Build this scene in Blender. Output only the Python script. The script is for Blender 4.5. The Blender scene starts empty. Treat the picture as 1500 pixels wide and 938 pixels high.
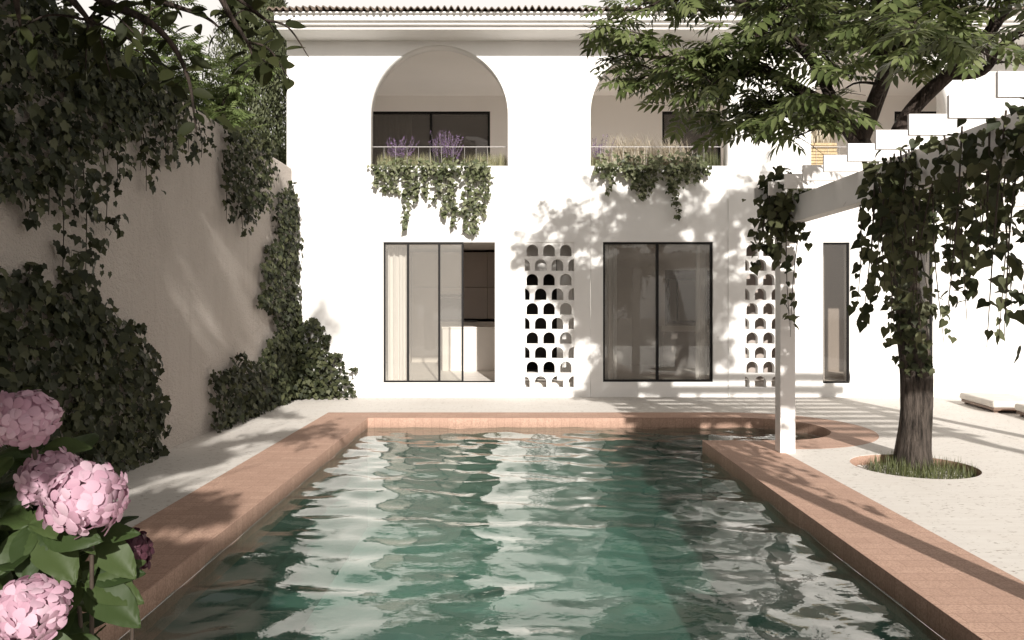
import bpy, bmesh, math, random
import numpy as np
from mathutils import Vector, Matrix
random.seed(7)
rng = np.random.default_rng(11)
SC = bpy.context.scene
COL = SC.collection
F = 1107.0          # focal length in photo pixels (photo 1500 wide)
CAMZ = 1.57
FY = 12.87          # facade plane
SUN = Vector((-0.177, 1.0, -0.49)).normalized()   # direction the light travels

def P(px, py, d):
    return np.array([(px-750.0)*d/F, d, CAMZ+(447.0-py)*d/F])
def fx(px): return (px-750.0)*FY/F
def fz(py): return CAMZ+(447.0-py)*FY/F

# ------------------------------------------------------------------ materials
class NT:
    def __init__(s, name):
        s.m = bpy.data.materials.new(name); s.m.use_nodes = True
        s.t = s.m.node_tree; s.t.nodes.clear()
        s.out = s.n('ShaderNodeOutputMaterial')
    def n(s, typ, **kw):
        nd = s.t.nodes.new(typ)
        for k, v in kw.items(): setattr(nd, k, v)
        return nd
    def l(s, a, b): s.t.links.new(a, b)
    def coord(s, scale=(1,1,1), src='Object'):
        tc = s.n('ShaderNodeTexCoord'); mp = s.n('ShaderNodeMapping')
        mp.inputs['Scale'].default_value = scale
        s.l(tc.outputs[src], mp.inputs['Vector']); return mp.outputs['Vector']
    def noise(s, vec, scale, detail=4, rough=.55):
        nd = s.n('ShaderNodeTexNoise'); nd.inputs['Scale'].default_value = scale
        nd.inputs['Detail'].default_value = detail; nd.inputs['Roughness'].default_value = rough
        if vec is not None: s.l(vec, nd.inputs['Vector'])
        return nd.outputs['Fac']
    def ramp(s, fac, stops):
        nd = s.n('ShaderNodeValToRGB'); e = nd.color_ramp.elements
        while len(e) < len(stops): e.new(.5)
        for el, (p, c) in zip(e, stops):
            el.position = p; el.color = (*c, 1) if len(c) == 3 else c
        s.l(fac, nd.inputs['Fac']); return nd.outputs['Color']
    def mixc(s, fac, a, b, mode='MIX'):
        nd = s.n('ShaderNodeMix', data_type='RGBA', blend_type=mode)
        for sock, v in ((nd.inputs[0], fac), (nd.inputs[6], a), (nd.inputs[7], b)):
            if hasattr(v, 'is_linked') or hasattr(v, 'links'): s.l(v, sock)
            elif isinstance(v, tuple): sock.default_value = (*v, 1)
            else: sock.default_value = v
        return nd.outputs[2]
    def math(s, op, a, b=None):
        nd = s.n('ShaderNodeMath', operation=op)
        for i, v in enumerate((a, b)):
            if v is None: continue
            if hasattr(v, 'links'): s.l(v, nd.inputs[i])
            else: nd.inputs[i].default_value = v
        return nd.outputs[0]
    def bump(s, h, strength=.3, dist=.01):
        nd = s.n('ShaderNodeBump'); nd.inputs['Strength'].default_value = strength
        nd.inputs['Distance'].default_value = dist; s.l(h, nd.inputs['Height']); return nd.outputs['Normal']
    def bsdf(s, color, rough=.6, normal=None, spec=.4, metal=0, link=True):
        b = s.n('ShaderNodeBsdfPrincipled')
        if hasattr(color, 'links'): s.l(color, b.inputs['Base Color'])
        else: b.inputs['Base Color'].default_value = (*color, 1)
        if hasattr(rough, 'links'): s.l(rough, b.inputs['Roughness'])
        else: b.inputs['Roughness'].default_value = rough
        b.inputs['Specular IOR Level'].default_value = spec
        b.inputs['Metallic'].default_value = metal
        if normal is not None: s.l(normal, b.inputs['Normal'])
        if link: s.l(b.outputs[0], s.out.inputs['Surface'])
        return b

def mat_plain(name, col, rough=.5, var=.06, scale=3, spec=.4, bump=0, bscale=80):
    t = NT(name); v = t.coord()
    f = t.noise(v, scale, 5)
    lo = tuple(max(0, c*(1-var*1.6)) for c in col); hi = tuple(min(1, c*(1+var)) for c in col)
    c = t.ramp(f, [(.3, lo), (.7, hi)])
    nrm = t.bump(t.noise(v, bscale, 3), bump, .004) if bump else None
    t.bsdf(c, rough, nrm, spec); return t.m

def mat_plaster(name, col, grime=.10):
    t = NT(name); v = t.coord()
    big = t.noise(t.coord((1, 1, .35)), .9, 6, .6)
    c = t.ramp(big, [(.25, tuple(x*(1-grime) for x in col)), (.6, col)])
    fine = t.noise(v, 45, 3)
    h = t.math('ADD', t.math('MULTIPLY', fine, .5), t.noise(v, 6, 2))
    t.bsdf(c, .85, t.bump(h, .18, .01), .2); return t.m

def mat_stucco():
    t = NT('garden wall stucco'); v = t.coord()
    big = t.noise(t.coord((1, 1, .5)), .7, 6, .65)
    c = t.ramp(big, [(.25, (.46, .41, .37)), (.5, (.55, .495, .45)), (.75, (.60, .545, .50))])
    streak = t.noise(t.coord((1, 5, .35)), 1.6, 5, .6)
    c = t.mixc(t.ramp(streak, [(.55, (0, 0, 0)), (.8, (.35, .35, .35))]), c, (.37, .31, .27))
    n1 = t.noise(v, 20, 5, .68); n2 = t.noise(v, 70, 2)
    h = t.math('ADD', n1, t.math('MULTIPLY', n2, .5))
    t.bsdf(c, .9, t.bump(h, 1.0, .045), .15); return t.m

def mat_travertine():
    t = NT('travertine paving'); v = t.coord()
    band = t.noise(t.coord((1.2, 7, 1)), 2.2, 6, .6)
    c = t.ramp(band, [(.3, (.585, .55, .51)), (.5, (.615, .58, .54)), (.7, (.64, .61, .57))])
    stain = t.noise(v, 1.1, 5, .6)
    c = t.mixc(t.ramp(stain, [(.5, (0, 0, 0)), (.75, (.3, .3, .3))]), c, (.57, .51, .45))
    pit = t.noise(t.coord((14, 46, 10)), 1.0, 4, .65)
    area = t.noise(t.coord((1.3, 3, 1)), 1.5, 3)
    pm = t.math('SUBTRACT', pit, t.math('MULTIPLY', area, -.16))
    m = t.ramp(pm, [(.695, (0, 0, 0)), (.725, (1, 1, 1))])
    c = t.mixc(m, c, (.26, .21, .17))
    # slab joints
    br = t.n('ShaderNodeTexBrick'); br.offset = .5
    br.inputs['Scale'].default_value = 1; br.inputs['Brick Width'].default_value = 1.2
    br.inputs['Row Height'].default_value = .6; br.inputs['Mortar Size'].default_value = .0022
    br.inputs['Color1'].default_value = (0, 0, 0, 1); br.inputs['Color2'].default_value = (.12, .12, .12, 1); br.inputs['Mortar'].default_value = (1, 1, 1, 1)
    t.l(v, br.inputs['Vector'])
    c = t.mixc(t.math('MULTIPLY', br.outputs['Fac'], .2), c, (.36, .31, .27))
    h = t.math('SUBTRACT', t.math('MULTIPLY', band, .04), m)
    t.bsdf(c, .7, t.bump(h, .5, .006), .3); return t.m

def mat_terracotta():
    t = NT('terracotta brick'); tc = t.n('ShaderNodeTexCoord'); sep = t.n('ShaderNodeSeparateXYZ')
    t.l(tc.outputs['Object'], sep.inputs[0])
    geo = t.n('ShaderNodeNewGeometry'); sn = t.n('ShaderNodeSeparateXYZ'); t.l(geo.outputs['Normal'], sn.inputs[0])
    top = t.math('GREATER_THAN', t.math('ABSOLUTE', sn.outputs[2]), .5)
    xy = t.math('ADD', sep.outputs[0], sep.outputs[1])
    cs = t.n('ShaderNodeCombineXYZ'); t.l(xy, cs.inputs[0]); t.l(sep.outputs[2], cs.inputs[1])
    ct = t.n('ShaderNodeCombineXYZ'); t.l(sep.outputs[0], ct.inputs[0]); t.l(sep.outputs[1], ct.inputs[1])
    def brick(vec, w, h, off):
        b = t.n('ShaderNodeTexBrick'); b.offset = off
        b.inputs['Scale'].default_value = 1; b.inputs['Brick Width'].default_value = w; b.inputs['Row Height'].default_value = h
        b.inputs['Mortar Size'].default_value = .003; b.inputs['Mortar Smooth'].default_value = .3; b.inputs['Bias'].default_value = 0
        b.inputs['Color1'].default_value = (0, 0, 0, 1); b.inputs['Color2'].default_value = (1, 1, 1, 1); b.inputs['Mortar'].default_value = (.5, .5, .5, 1)
        t.l(vec.outputs[0], b.inputs['Vector']); return b
    bt = brick(ct, .225, .113, .5); bs = brick(cs, .113, .24, 0)
    val = t.mixc(top, bs.outputs['Color'], bt.outputs['Color'])
    mor = t.n('ShaderNodeMix', data_type='FLOAT'); t.l(top, mor.inputs[0]); t.l(bs.outputs['Fac'], mor.inputs[2]); t.l(bt.outputs['Fac'], mor.inputs[3])
    v = t.coord()
    sp = t.noise(v, 85, 3, .7)
    c = t.ramp(val, [(0, (.44, .285, .215)), (.5, (.475, .31, .235)), (1, (.52, .345, .262))])
    c = t.mixc(t.ramp(sp, [(.44, (0, 0, 0)), (.60, (.85, .85, .85))]), c, (.33, .205, .155))
    c = t.mixc(t.ramp(t.noise(v, 1.5, 5), [(.45, (0, 0, 0)), (.8, (.4, .4, .4))]), c, (.38, .25, .195))
    c = t.mixc(t.math('MULTIPLY', mor.outputs[0], .8), c, (.30, .185, .14))
    h = t.math('SUBTRACT', t.math('MULTIPLY', sp, .4), mor.outputs[0])
    t.bsdf(c, .75, t.bump(h, .5, .005), .3); return t.m

def mat_leaf(name, cols, rough=.45, trans=.25, spec=.4):
    t = NT(name); geo = t.n('ShaderNodeNewGeometry')
    c = t.ramp(geo.outputs['Random Per Island'], [(i/(len(cols)-1), k) for i, k in enumerate(cols)])
    b = t.bsdf(c, rough, None, spec, link=False)
    tr = t.n('ShaderNodeBsdfTranslucent'); hs = t.n('ShaderNodeHueSaturation')
    hs.inputs['Value'].default_value = 1.5; hs.inputs['Hue'].default_value = .485; t.l(c, hs.inputs['Color']); t.l(hs.outputs[0], tr.inputs['Color'])
    mx = t.n('ShaderNodeMixShader'); mx.inputs[0].default_value = trans
    t.l(b.outputs[0], mx.inputs[1]); t.l(tr.outputs[0], mx.inputs[2]); t.l(mx.outputs[0], t.out.inputs['Surface']); return t.m

def mat_bark(name, lo, hi):
    t = NT(name); v = t.coord((16, 16, 2.2))
    f = t.noise(v, 1.4, 8, .68); f2 = t.noise(t.coord((40, 40, 9)), 1.2, 4, .6)
    c = t.ramp(f, [(.36, lo), (.62, hi)])
    h = t.math('ADD', f, t.math('MULTIPLY', f2, .35))
    t.bsdf(c, .9, t.bump(h, 1.0, .06), .2); return t.m

def mat_glass(name, tint=(.93, .93, .91), ior=1.45, haze=.14):
    t = NT(name); tr = t.n('ShaderNodeBsdfTransparent'); tr.inputs[0].default_value = (*tint, 1)
    gl = t.n('ShaderNodeBsdfGlossy'); gl.inputs['Roughness'].default_value = .015
    fr = t.n('ShaderNodeFresnel'); fr.inputs['IOR'].default_value = ior
    df = t.n('ShaderNodeBsdfDiffuse'); df.inputs[0].default_value = (.7, .66, .62, 1); dm = t.n('ShaderNodeMixShader'); dm.inputs[0].default_value = haze; t.l(tr.outputs[0], dm.inputs[1]); t.l(df.outputs[0], dm.inputs[2])  # pale diffuse share puts foggy reflection and brightness into the pane colour
    mx = t.n('ShaderNodeMixShader'); t.l(fr.outputs[0], mx.inputs[0])
    t.l(dm.outputs[0], mx.inputs[1]); t.l(gl.outputs[0], mx.inputs[2]); t.l(mx.outputs[0], t.out.inputs['Surface']); return t.m

def mat_water():
    t = NT('pool water'); v = t.coord((.8, 1.25, 1))
    h = t.math('ADD', t.noise(v, 11, 3, .5), t.math('MULTIPLY', t.noise(v, 24, 2, .5), .22))
    nrm = t.bump(h, .09, .03)
    geo = t.n('ShaderNodeNewGeometry'); dt = t.n('ShaderNodeVectorMath', operation='DOT_PRODUCT')   # Schlick, the same from both sides
    t.l(geo.outputs['Incoming'], dt.inputs[0]); t.l(nrm, dt.inputs[1])
    om = t.math('SUBTRACT', 1.0, t.math('MINIMUM', t.math('ABSOLUTE', dt.outputs['Value']), 1.0))
    fres = t.math('ADD', .08, t.math('MULTIPLY', .92, t.math('POWER', om, 4.1)))
    gl = t.n('ShaderNodeBsdfGlossy'); gl.inputs['Roughness'].default_value = .0; t.l(nrm, gl.inputs['Normal'])
    tr = t.n('ShaderNodeBsdfTransparent'); tr.inputs[0].default_value = (.90, .98, .95, 1)
    rf = t.n('ShaderNodeBsdfRefraction'); rf.inputs['IOR'].default_value = 1.22; rf.inputs['Roughness'].default_value = 0
    rf.inputs['Color'].default_value = (.90, .98, .95, 1); t.l(nrm, rf.inputs['Normal'])
    m0 = t.n('ShaderNodeMixShader'); m0.inputs[0].default_value = .45; t.l(tr.outputs[0], m0.inputs[1]); t.l(rf.outputs[0], m0.inputs[2])
    df = t.n('ShaderNodeBsdfDiffuse'); df.inputs[0].default_value = (.11, .26, .21, 1)
    m1 = t.n('ShaderNodeMixShader'); m1.inputs[0].default_value = .055; t.l(m0.outputs[0], m1.inputs[1]); t.l(df.outputs[0], m1.inputs[2])
    m2 = t.n('ShaderNodeMixShader'); t.l(fres, m2.inputs[0]); t.l(m1.outputs[0], m2.inputs[1]); t.l(gl.outputs[0], m2.inputs[2])
    t.l(m2.outputs[0], t.out.inputs['Surface']); return t.m

M = dict(
    plaster=mat_plaster('white facade plaster', (.80, .785, .765)),
    panel=mat_plaster('white bay plaster', (.79, .775, .755)),
    inner=mat_plaster('loggia plaster', (.88, .85, .82), .04),
    room=mat_plain('room plaster', (.80, .75, .70), .8, .04),
    stucco=mat_stucco(), trav=mat_travertine(), terra=mat_terracotta(),
    pergola=mat_plaster('pergola paint', (.78, .75, .73), .12),
    black=mat_plain('black metal frame', (.008, .007, .007), .5, .1, spec=.2),
    rail=mat_plain('rail metal', (.35, .33, .32), .35, .05),
    grey=mat_plain('taupe cabinet', (.60, .55, .51), .45, .04, 2),
    grey2=mat_plain('brown cabinet', (.36, .31, .28), .45, .05, 2),
    dark=mat_plain('dark interior', (.03, .026, .024), .8, .1),
    oven=mat_plain('oven glass', (.025, .025, .027), .2, .1),
    island=mat_plain('island white', (.72, .68, .64), .4, .03),
    floor=mat_plain('interior floor', (.70, .65, .60), .5, .06, 4),
    curtain=mat_plain('linen curtain', (.74, .70, .675), .9, .05, 30),
    wood=mat_plain('brown wood', (.20, .13, .095), .5, .2, 6),
    tile=mat_plain('roof tile', (.15, .115, .09), .8, .3, 14, bump=.4),
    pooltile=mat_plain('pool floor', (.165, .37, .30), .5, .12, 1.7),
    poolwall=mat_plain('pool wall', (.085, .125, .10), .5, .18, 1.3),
    earth=mat_plain('earth', (.16, .13, .10), .95, .25, 1.2, bump=.5, bscale=20),
    gravel=mat_plain('white gravel', (.55, .52, .49), .9, .15, 40, bump=.8, bscale=60),
    cushion=mat_plain('cream cushion', (.66, .62, .57), .95, .05, 5, bump=.3, bscale=200),
    wicker=mat_plain('pale wicker', (.45, .34, .20), .8, .25, 40, bump=.6, bscale=60),
    soil=mat_plain('planter soil', (.05, .038, .03), .95, .3, 20),
    glass=mat_glass('window glass'),
    glass_clear=mat_glass('clear glass', (.85, .84, .82), haze=.03),
    glass_grey=mat_glass('smoked glass', (.55, .52, .50)),
    water=mat_water(),
    bark=mat_bark('grey brown bark', (.011, .009, .007), (.105, .085, .072)),
    darkbark=mat_bark('dark branch bark', (.02, .015, .012), (.08, .06, .05)),
    stem=mat_plain('vine stem', (.055, .04, .03), .8, .2, 20),
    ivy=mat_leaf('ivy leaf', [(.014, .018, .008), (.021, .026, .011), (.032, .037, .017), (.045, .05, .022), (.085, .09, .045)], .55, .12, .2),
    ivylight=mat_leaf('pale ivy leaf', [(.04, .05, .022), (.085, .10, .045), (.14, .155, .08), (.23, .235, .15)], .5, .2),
    vine=mat_leaf('pergola vine leaf', [(.022, .028, .012), (.04, .047, .021), (.075, .08, .038), (.11, .115, .06)], .55, .2, .2),
    treeleaf=mat_leaf('tree leaf', [(.045, .062, .020), (.075, .098, .032), (.11, .135, .05), (.15, .17, .075)], .42, .25),
    bigleaf=mat_leaf('shade tree leaf', [(.014, .018, .006), (.024, .028, .010), (.04, .045, .017)], .6, .3, .12),
    backleaf=mat_leaf('far tree leaf', [(.07, .10, .03), (.10, .135, .045), (.14, .17, .065)], .5, .3),
    cypress=mat_leaf('cypress leaf', [(.045, .055, .025), (.075, .085, .04), (.11, .12, .06)], .6, .15),
    hydleaf=mat_leaf('hydrangea leaf', [(.024, .040, .013), (.036, .056, .018), (.055, .078, .027)], .5, .2, .2),
    petal=mat_leaf('pink petal', [(.42, .25, .315), (.47, .295, .365), (.52, .35, .42), (.56, .41, .47)], .55, .2, .2),
    petalshade=mat_leaf('shaded plum petal', [(.05, .018, .028), (.07, .026, .038), (.09, .035, .05)], .55, .2, .2),  # the lower head's shade is put into this darker petal colour
    grass=mat_leaf('grass blade', [(.06, .075, .025), (.10, .115, .045), (.16, .165, .08)], .5, .25),
    palegrass=mat_leaf('pale grass blade', [(.20, .20, .10), (.29, .28, .16), (.38, .36, .22)], .6, .3),
    plume=mat_leaf('feather grass plume', [(.42, .37, .28), (.52, .47, .38), (.60, .56, .47)], .7, .3),
    lavender=mat_leaf('lavender flower', [(.16, .10, .20), (.22, .14, .27), (.28, .19, .33)], .7, .2),
)

# ------------------------------------------------------------------ objects
def tag(o, label=None, cat=None, group=None, kind=None):
    if label: o['label'] = label
    if cat: o['category'] = cat
    if group: o['group'] = group
    if kind: o['kind'] = kind
    return o
def thing(name, loc, label, cat, group=None):
    o = bpy.data.objects.new(name, None); COL.objects.link(o); o.location = loc; o.empty_display_size = .1
    return tag(o, label, cat, group)
def link(name, me, mat, parent=None):
    o = bpy.data.objects.new(name, me); COL.objects.link(o)
    if mat is not None:
        me.materials.clear(); me.materials.append(mat)
    if parent is not None:
        o.parent = parent
        if parent.type == 'EMPTY': o.matrix_parent_inverse = Matrix.Translation(-Vector(parent.location))
    return o
def bevel(o, w=.008, seg=2):
    b = o.modifiers.new('b', 'BEVEL'); b.width = w; b.segments = seg; b.limit_method = 'ANGLE'; b.angle_limit = math.radians(40); return o

class MB:
    def __init__(s): s.v = []; s.f = []
    def add(s, vs, fs):
        k = len(s.v); s.v += [tuple(map(float, p)) for p in vs]; s.f += [tuple(i+k for i in f) for f in fs]; return s
    def box(s, x0, x1, y0, y1, z0, z1):
        return s.add([(x0,y0,z0),(x1,y0,z0),(x1,y1,z0),(x0,y1,z0),(x0,y0,z1),(x1,y0,z1),(x1,y1,z1),(x0,y1,z1)],
                     [(0,3,2,1),(4,5,6,7),(0,1,5,4),(1,2,6,5),(2,3,7,6),(3,0,4,7)])
    def obox(s, c, half, rz):
        ca, sa = math.cos(rz), math.sin(rz); vs = []
        for z in (-1, 1):
            for x, y in ((-1,-1),(1,-1),(1,1),(-1,1)):
                lx, ly = x*half[0], y*half[1]
                vs.append((c[0]+lx*ca-ly*sa, c[1]+lx*sa+ly*ca, c[2]+z*half[2]))
        return s.add(vs, [(0,3,2,1),(4,5,6,7),(0,1,5,4),(1,2,6,5),(2,3,7,6),(3,0,4,7)])
    def tube(s, pts, rad, n=8, wob=0):
        pts = [np.array(p, float) for p in pts]; vs = []; fs = []
        t0 = pts[1]-pts[0]; t0 /= np.linalg.norm(t0)
        u = np.cross(t0, (0, 0, 1) if abs(t0[2]) < .9 else (1, 0, 0)); u /= np.linalg.norm(u)
        for i, p in enumerate(pts):
            t = pts[min(i+1, len(pts)-1)]-pts[max(i-1, 0)]; t /= (np.linalg.norm(t)+1e-9)
            u = u-t*np.dot(u, t); u /= (np.linalg.norm(u)+1e-9); w = np.cross(t, u)
            for k in range(n):
                a = 2*math.pi*k/n; r = rad[i]
                if wob: r *= 1+wob*(math.sin(3*a+p[2]*3.1)+.6*math.sin(5*a-p[2]*4.3)+.5*math.sin(p[2]*9+2*a))
                vs.append(p+(u*math.cos(a)+w*math.sin(a))*r)
        for i in range(len(pts)-1):
            for k in range(n):
                fs.append((i*n+k, i*n+(k+1) % n, (i+1)*n+(k+1) % n, (i+1)*n+k))
        fs.append(tuple(range(n-1, -1, -1))); fs.append(tuple((len(pts)-1)*n+k for k in range(n)))
        return s.add(vs, fs)
    def build(s, name, mat, parent=None, smooth=False):
        me = bpy.data.meshes.new(name); me.from_pydata(s.v, [], s.f)
        if smooth: me.polygons.foreach_set('use_smooth', [True]*len(me.polygons))
        me.update(); return link(name, me, mat, parent)

def spline(pts, rad, per=6):
    """Catmull-Rom through points, with radii."""
    pts = [np.array(p, float) for p in pts]; out = []; ro = []
    for i in range(len(pts)-1):
        p0 = pts[max(i-1, 0)]; p1 = pts[i]; p2 = pts[i+1]; p3 = pts[min(i+2, len(pts)-1)]
        for k in range(per):
            t = k/per
            out.append(.5*((2*p1)+(-p0+p2)*t+(2*p0-5*p1+4*p2-p3)*t*t+(-p0+3*p1-3*p2+p3)*t**3)); ro.append(rad[i]*(1-t)+rad[i+1]*t)
    out.append(pts[-1]); ro.append(rad[-1]); return out, ro

def plate(outer, holes, thick):
    """Flat plate with holes in the local XY plane, centred on z = 0, as a mesh."""
    cu = bpy.data.curves.new('tmp', 'CURVE'); cu.dimensions = '2D'; cu.fill_mode = 'BOTH'; cu.extrude = thick/2
    for loop in [outer]+list(holes):
        sp = cu.splines.new('POLY'); sp.points.add(len(loop)-1)
        for p, q in zip(sp.points, loop): p.co = (q[0], q[1], 0, 1)
        sp.use_cyclic_u = True
    ob = bpy.data.objects.new('tmp', cu); COL.objects.link(ob)
    dg = bpy.context.evaluated_depsgraph_get(); dg.update()
    me = bpy.data.meshes.new_from_object(ob.evaluated_get(dg))
    bpy.data.objects.remove(ob); bpy.data.curves.remove(cu)
    bm = bmesh.new(); bm.from_mesh(me); bmesh.ops.remove_doubles(bm, verts=bm.verts, dist=1e-5)
    bmesh.ops.recalc_face_normals(bm, faces=bm.faces); bm.to_mesh(me); bm.free()
    return me
def hplate(name, outer, holes, ztop, thick, mat, parent=None):
    me = plate(outer, holes, thick); me.transform(Matrix.Translation((0, 0, ztop-thick/2))); return link(name, me, mat, parent)
def vplate(name, outer, holes, yfront, thick, mat, parent=None):
    me = plate(outer, holes, thick)
    me.transform(Matrix.Translation((0, yfront+thick/2, 0)) @ Matrix.Rotation(math.pi/2, 4, 'X')); return link(name, me, mat, parent)
def rect(x0, x1, y0, y1): return [(x0, y0), (x1, y0), (x1, y1), (x0, y1)]
def arc(cx, cy, r, a0, a1, n=24):
    return [(cx+r*math.cos(math.radians(a0+(a1-a0)*i/n)), cy+r*math.sin(math.radians(a0+(a1-a0)*i/n))) for i in range(n+1)]
def archloop(cx, z0, w, h, n=14):
    r = w/2; return [(cx-r, z0), (cx+r, z0)]+arc(cx, z0+h-r, r, 0, 180, n)

# ---- leaf scatter
def tmpl_lens(w=.36, rows=4, fold=.22, droop=.12, peak=.42):
    v = []; f = []
    for i in range(rows+1):
        t = i/rows; hw = w/2*(math.sin(math.pi*min(1, t**(math.log(.5)/math.log(peak))))**.85)
        z = -droop*t*t
        v += [(-hw, t, z+fold*hw), (0, t, z), (hw, t, z+fold*hw)]
    for i in range(rows):
        a = 3*i; b = a+3
        for c in (0, 1):
            if i > 0: f.append((a+c, a+c+1, b+c+1))
            if i < rows-1 or True: f.append((a+c, b+c+1, b+c)) if i > 0 else f.append((a+1, b+c+1, b+c))
    return np.array(v), np.array([t for t in f if len(set(t)) == 3])
def tmpl_ivy():
    v = [(0, .06, 0), (0, .42, .0), (0, 1, -.10), (.20, -.06, .05), (.40, .08, .07), (.36, .24, .05), (.53, .46, .02), (.24, .58, .05),
         (-.20, -.06, .05), (-.40, .08, .07), (-.36, .24, .05), (-.53, .46, .02), (-.24, .58, .05)]
    r = [(0, 3, 4), (0, 4, 5), (0, 5, 1), (1, 5, 6), (1, 6, 7), (1, 7, 2)]
    f = r+[(a, c+5 if c > 2 else c, b+5 if b > 2 else b) for a, b, c in r]
    return np.array(v, float), np.array(f)
def tmpl_blade(w=.03, rows=4, bend=.45):
    v = []; f = []
    for i in range(rows+1):
        t = i/rows; hw = w/2*(1-t**1.5); v += [(-hw, t*(1-.25*bend*t), -bend*t*t), (hw+1e-4, t*(1-.25*bend*t), -bend*t*t)]
    for i in range(rows):
        a = 2*i; f += [(a, a+1, a+3), (a, a+3, a+2)]
    return np.array(v), np.array(f)
def tmpl_veined(w=.56, rows=18, cols=9, fold=.30, droop=.25, peak=.45):
    v = []; f = []; pk = math.log(.5)/math.log(peak)
    for i in range(rows+1):
        t = i/rows; hw = w/2*math.sin(math.pi*min(1, t**pk))**.8+1e-4
        for c in range(cols):
            u = 2*c/(cols-1)-1; a = abs(u)*hw
            vein = .011*math.cos(2*math.pi*(t-.55*a/w)*7.5)*min(1, abs(u)*3)*(1-abs(u)**3)
            v.append((u*hw, t+.012*math.sin(40*t)*(abs(u) > .99), -droop*t*t+fold*a*(1-.5*a/(hw+1e-6))+vein+.018*math.sin(9*t+2*u)*abs(u)))
    for i in range(rows):
        for c in range(cols-1):
            a = i*cols+c; b = a+cols; f += [(a, a+1, b+1), (a, b+1, b)]
    return np.array(v), np.array(f)
def tmpl_compound(pairs=4, leaflet=.40, w=.36):
    lv, lf = tmpl_lens(w, 3, .3, .25); V = []; Fc = []; k = 0
    for i in range(pairs*2+1):
        if i == pairs*2: base = (0, .72, -.06); ang = 0
        else:
            p = i//2; base = (0, .18+.5*p/(pairs-1), -.05*p/pairs); ang = (1 if i % 2 else -1)*(62-6*p)
        a = math.radians(-ang); ca, sa = math.cos(a), math.sin(a); L = leaflet*(1-.12*abs(i//2-pairs/2)/pairs)
        x = lv[:, 0]*L; y = lv[:, 1]*L; z = lv[:, 2]*L
        V.append(np.stack([base[0]+x*ca-y*sa, base[1]+x*sa+y*ca, base[2]+z-.12*np.abs(-y*sa)], 1)); Fc.append(lf+k); k += len(lv)
    rv = np.array([(-.008, 0, 0), (.008, 0, 0), (.005, .75, -.06), (-.005, .75, -.06)]); V.append(rv); Fc.append(np.array([(0, 1, 2), (0, 2, 3)])+k)
    return np.concatenate(V), np.concatenate(Fc)
def tmpl_floret():
    V = []; Fc = []; k = 0
    for q in range(4):
        a = math.radians(90*q+rng.uniform(-6, 6)); ca, sa = math.cos(a), math.sin(a); lift = .05*(q % 2)
        pts = [(0, 0, 0)]
        for t, hw in ((.25, .26), (.55, .42), (.82, .40), (.98, .20)):
            z = .10*math.sin(t*2.6)+lift*t
            pts += [(-hw, t, z-.05), (0, t+(.02 if t > .9 else 0), z), (hw, t, z-.05)]
        fs = [(0, 2, 1), (0, 3, 2)]
        for r in range(3):
            b = 1+3*r
            for c in (0, 1): fs += [(b+c, b+c+1, b+c+4), (b+c, b+c+4, b+c+3)]
        p = np.array(pts)*.5; V.append(np.stack([p[:, 0]*ca-p[:, 1]*sa, p[:, 0]*sa+p[:, 1]*ca, p[:, 2]], 1)); Fc.append(np.array(fs)+k); k += len(pts)
    return np.concatenate(V), np.concatenate(Fc)
T_IVY = tmpl_ivy(); T_VINE = (T_IVY[0]*np.array([[.9, 1, 1]]), T_IVY[1]); T_VINE[0][[6, 11]] = [(.36, .40, .03), (-.36, .40, .03)]; T_VINE[0][[5, 10]] = [(.39, .24, .05), (-.39, .24, .05)]; T_VINE[0][[7, 12]] = [(.23, .60, .05), (-.23, .60, .05)]; T_IVY[0][[6, 11]] = [(.46, .44, .02), (-.46, .44, .02)]
T_LENS = tmpl_lens(); T_OVATE = tmpl_lens(.50, 6, .25, .15, .42); T_HYD = tmpl_veined(); T_SMALL = tmpl_lens(.45, 2, .2, .1, .5)
T_BLADE = tmpl_blade(); T_PLUME = tmpl_blade(.03, 7, .95); T_COMP = tmpl_compound(); T_COMP2 = tmpl_compound(5, .30, .34); T_FLORET = tmpl_floret()

def norm(a): return a/(np.linalg.norm(a, axis=-1, keepdims=True)+1e-9)
def scatter(name, tmpl, pos, nrm, tip, scale, mat, parent=None, smooth=True, wscale=None):
    tv, tf = tmpl; pos = np.asarray(pos, float); N = len(pos)
    z = norm(np.asarray(nrm, float)); y = np.asarray(tip, float); y = norm(y-z*np.sum(y*z, 1, keepdims=True)); x = np.cross(y, z)
    s = np.broadcast_to(np.asarray(scale, float), (N,))[:, None, None]
    ws = 1.0 if wscale is None else np.asarray(wscale)[:, None, None]
    V = pos[:, None]+s*(tv[None, :, 0:1]*ws*x[:, None]+tv[None, :, 1:2]*y[:, None]+tv[None, :, 2:3]*z[:, None])
    V = V.reshape(-1, 3); Fc = (tf[None]+(np.arange(N)*len(tv))[:, None, None]).reshape(-1, 3)
    me = bpy.data.meshes.new(name); me.vertices.add(len(V)); me.vertices.foreach_set('co', V.ravel().astype(np.float32))
    me.loops.add(Fc.size); me.loops.foreach_set('vertex_index', Fc.ravel().astype(np.int32))
    me.polygons.add(len(Fc)); me.polygons.foreach_set('loop_start', np.arange(0, Fc.size, 3, dtype=np.int32))
    me.update(calc_edges=True); me.validate()
    if smooth: me.polygons.foreach_set('use_smooth', np.ones(len(me.polygons), bool))
    return link(name, me, mat, parent)
def rv(n, s=1.0): return rng.normal(0, s, (n, 3))
def inpoly(pts, poly):
    poly = np.asarray(poly); x, y = pts[:, 0], pts[:, 1]; c = np.zeros(len(pts), bool); j = len(poly)-1
    for i in range(len(poly)):
        xi, yi = poly[i]; xj, yj = poly[j]
        c ^= ((yi > y) != (yj > y)) & (x < (xj-xi)*(y-yi)/(yj-yi+1e-12)+xi); j = i
    return c
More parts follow.
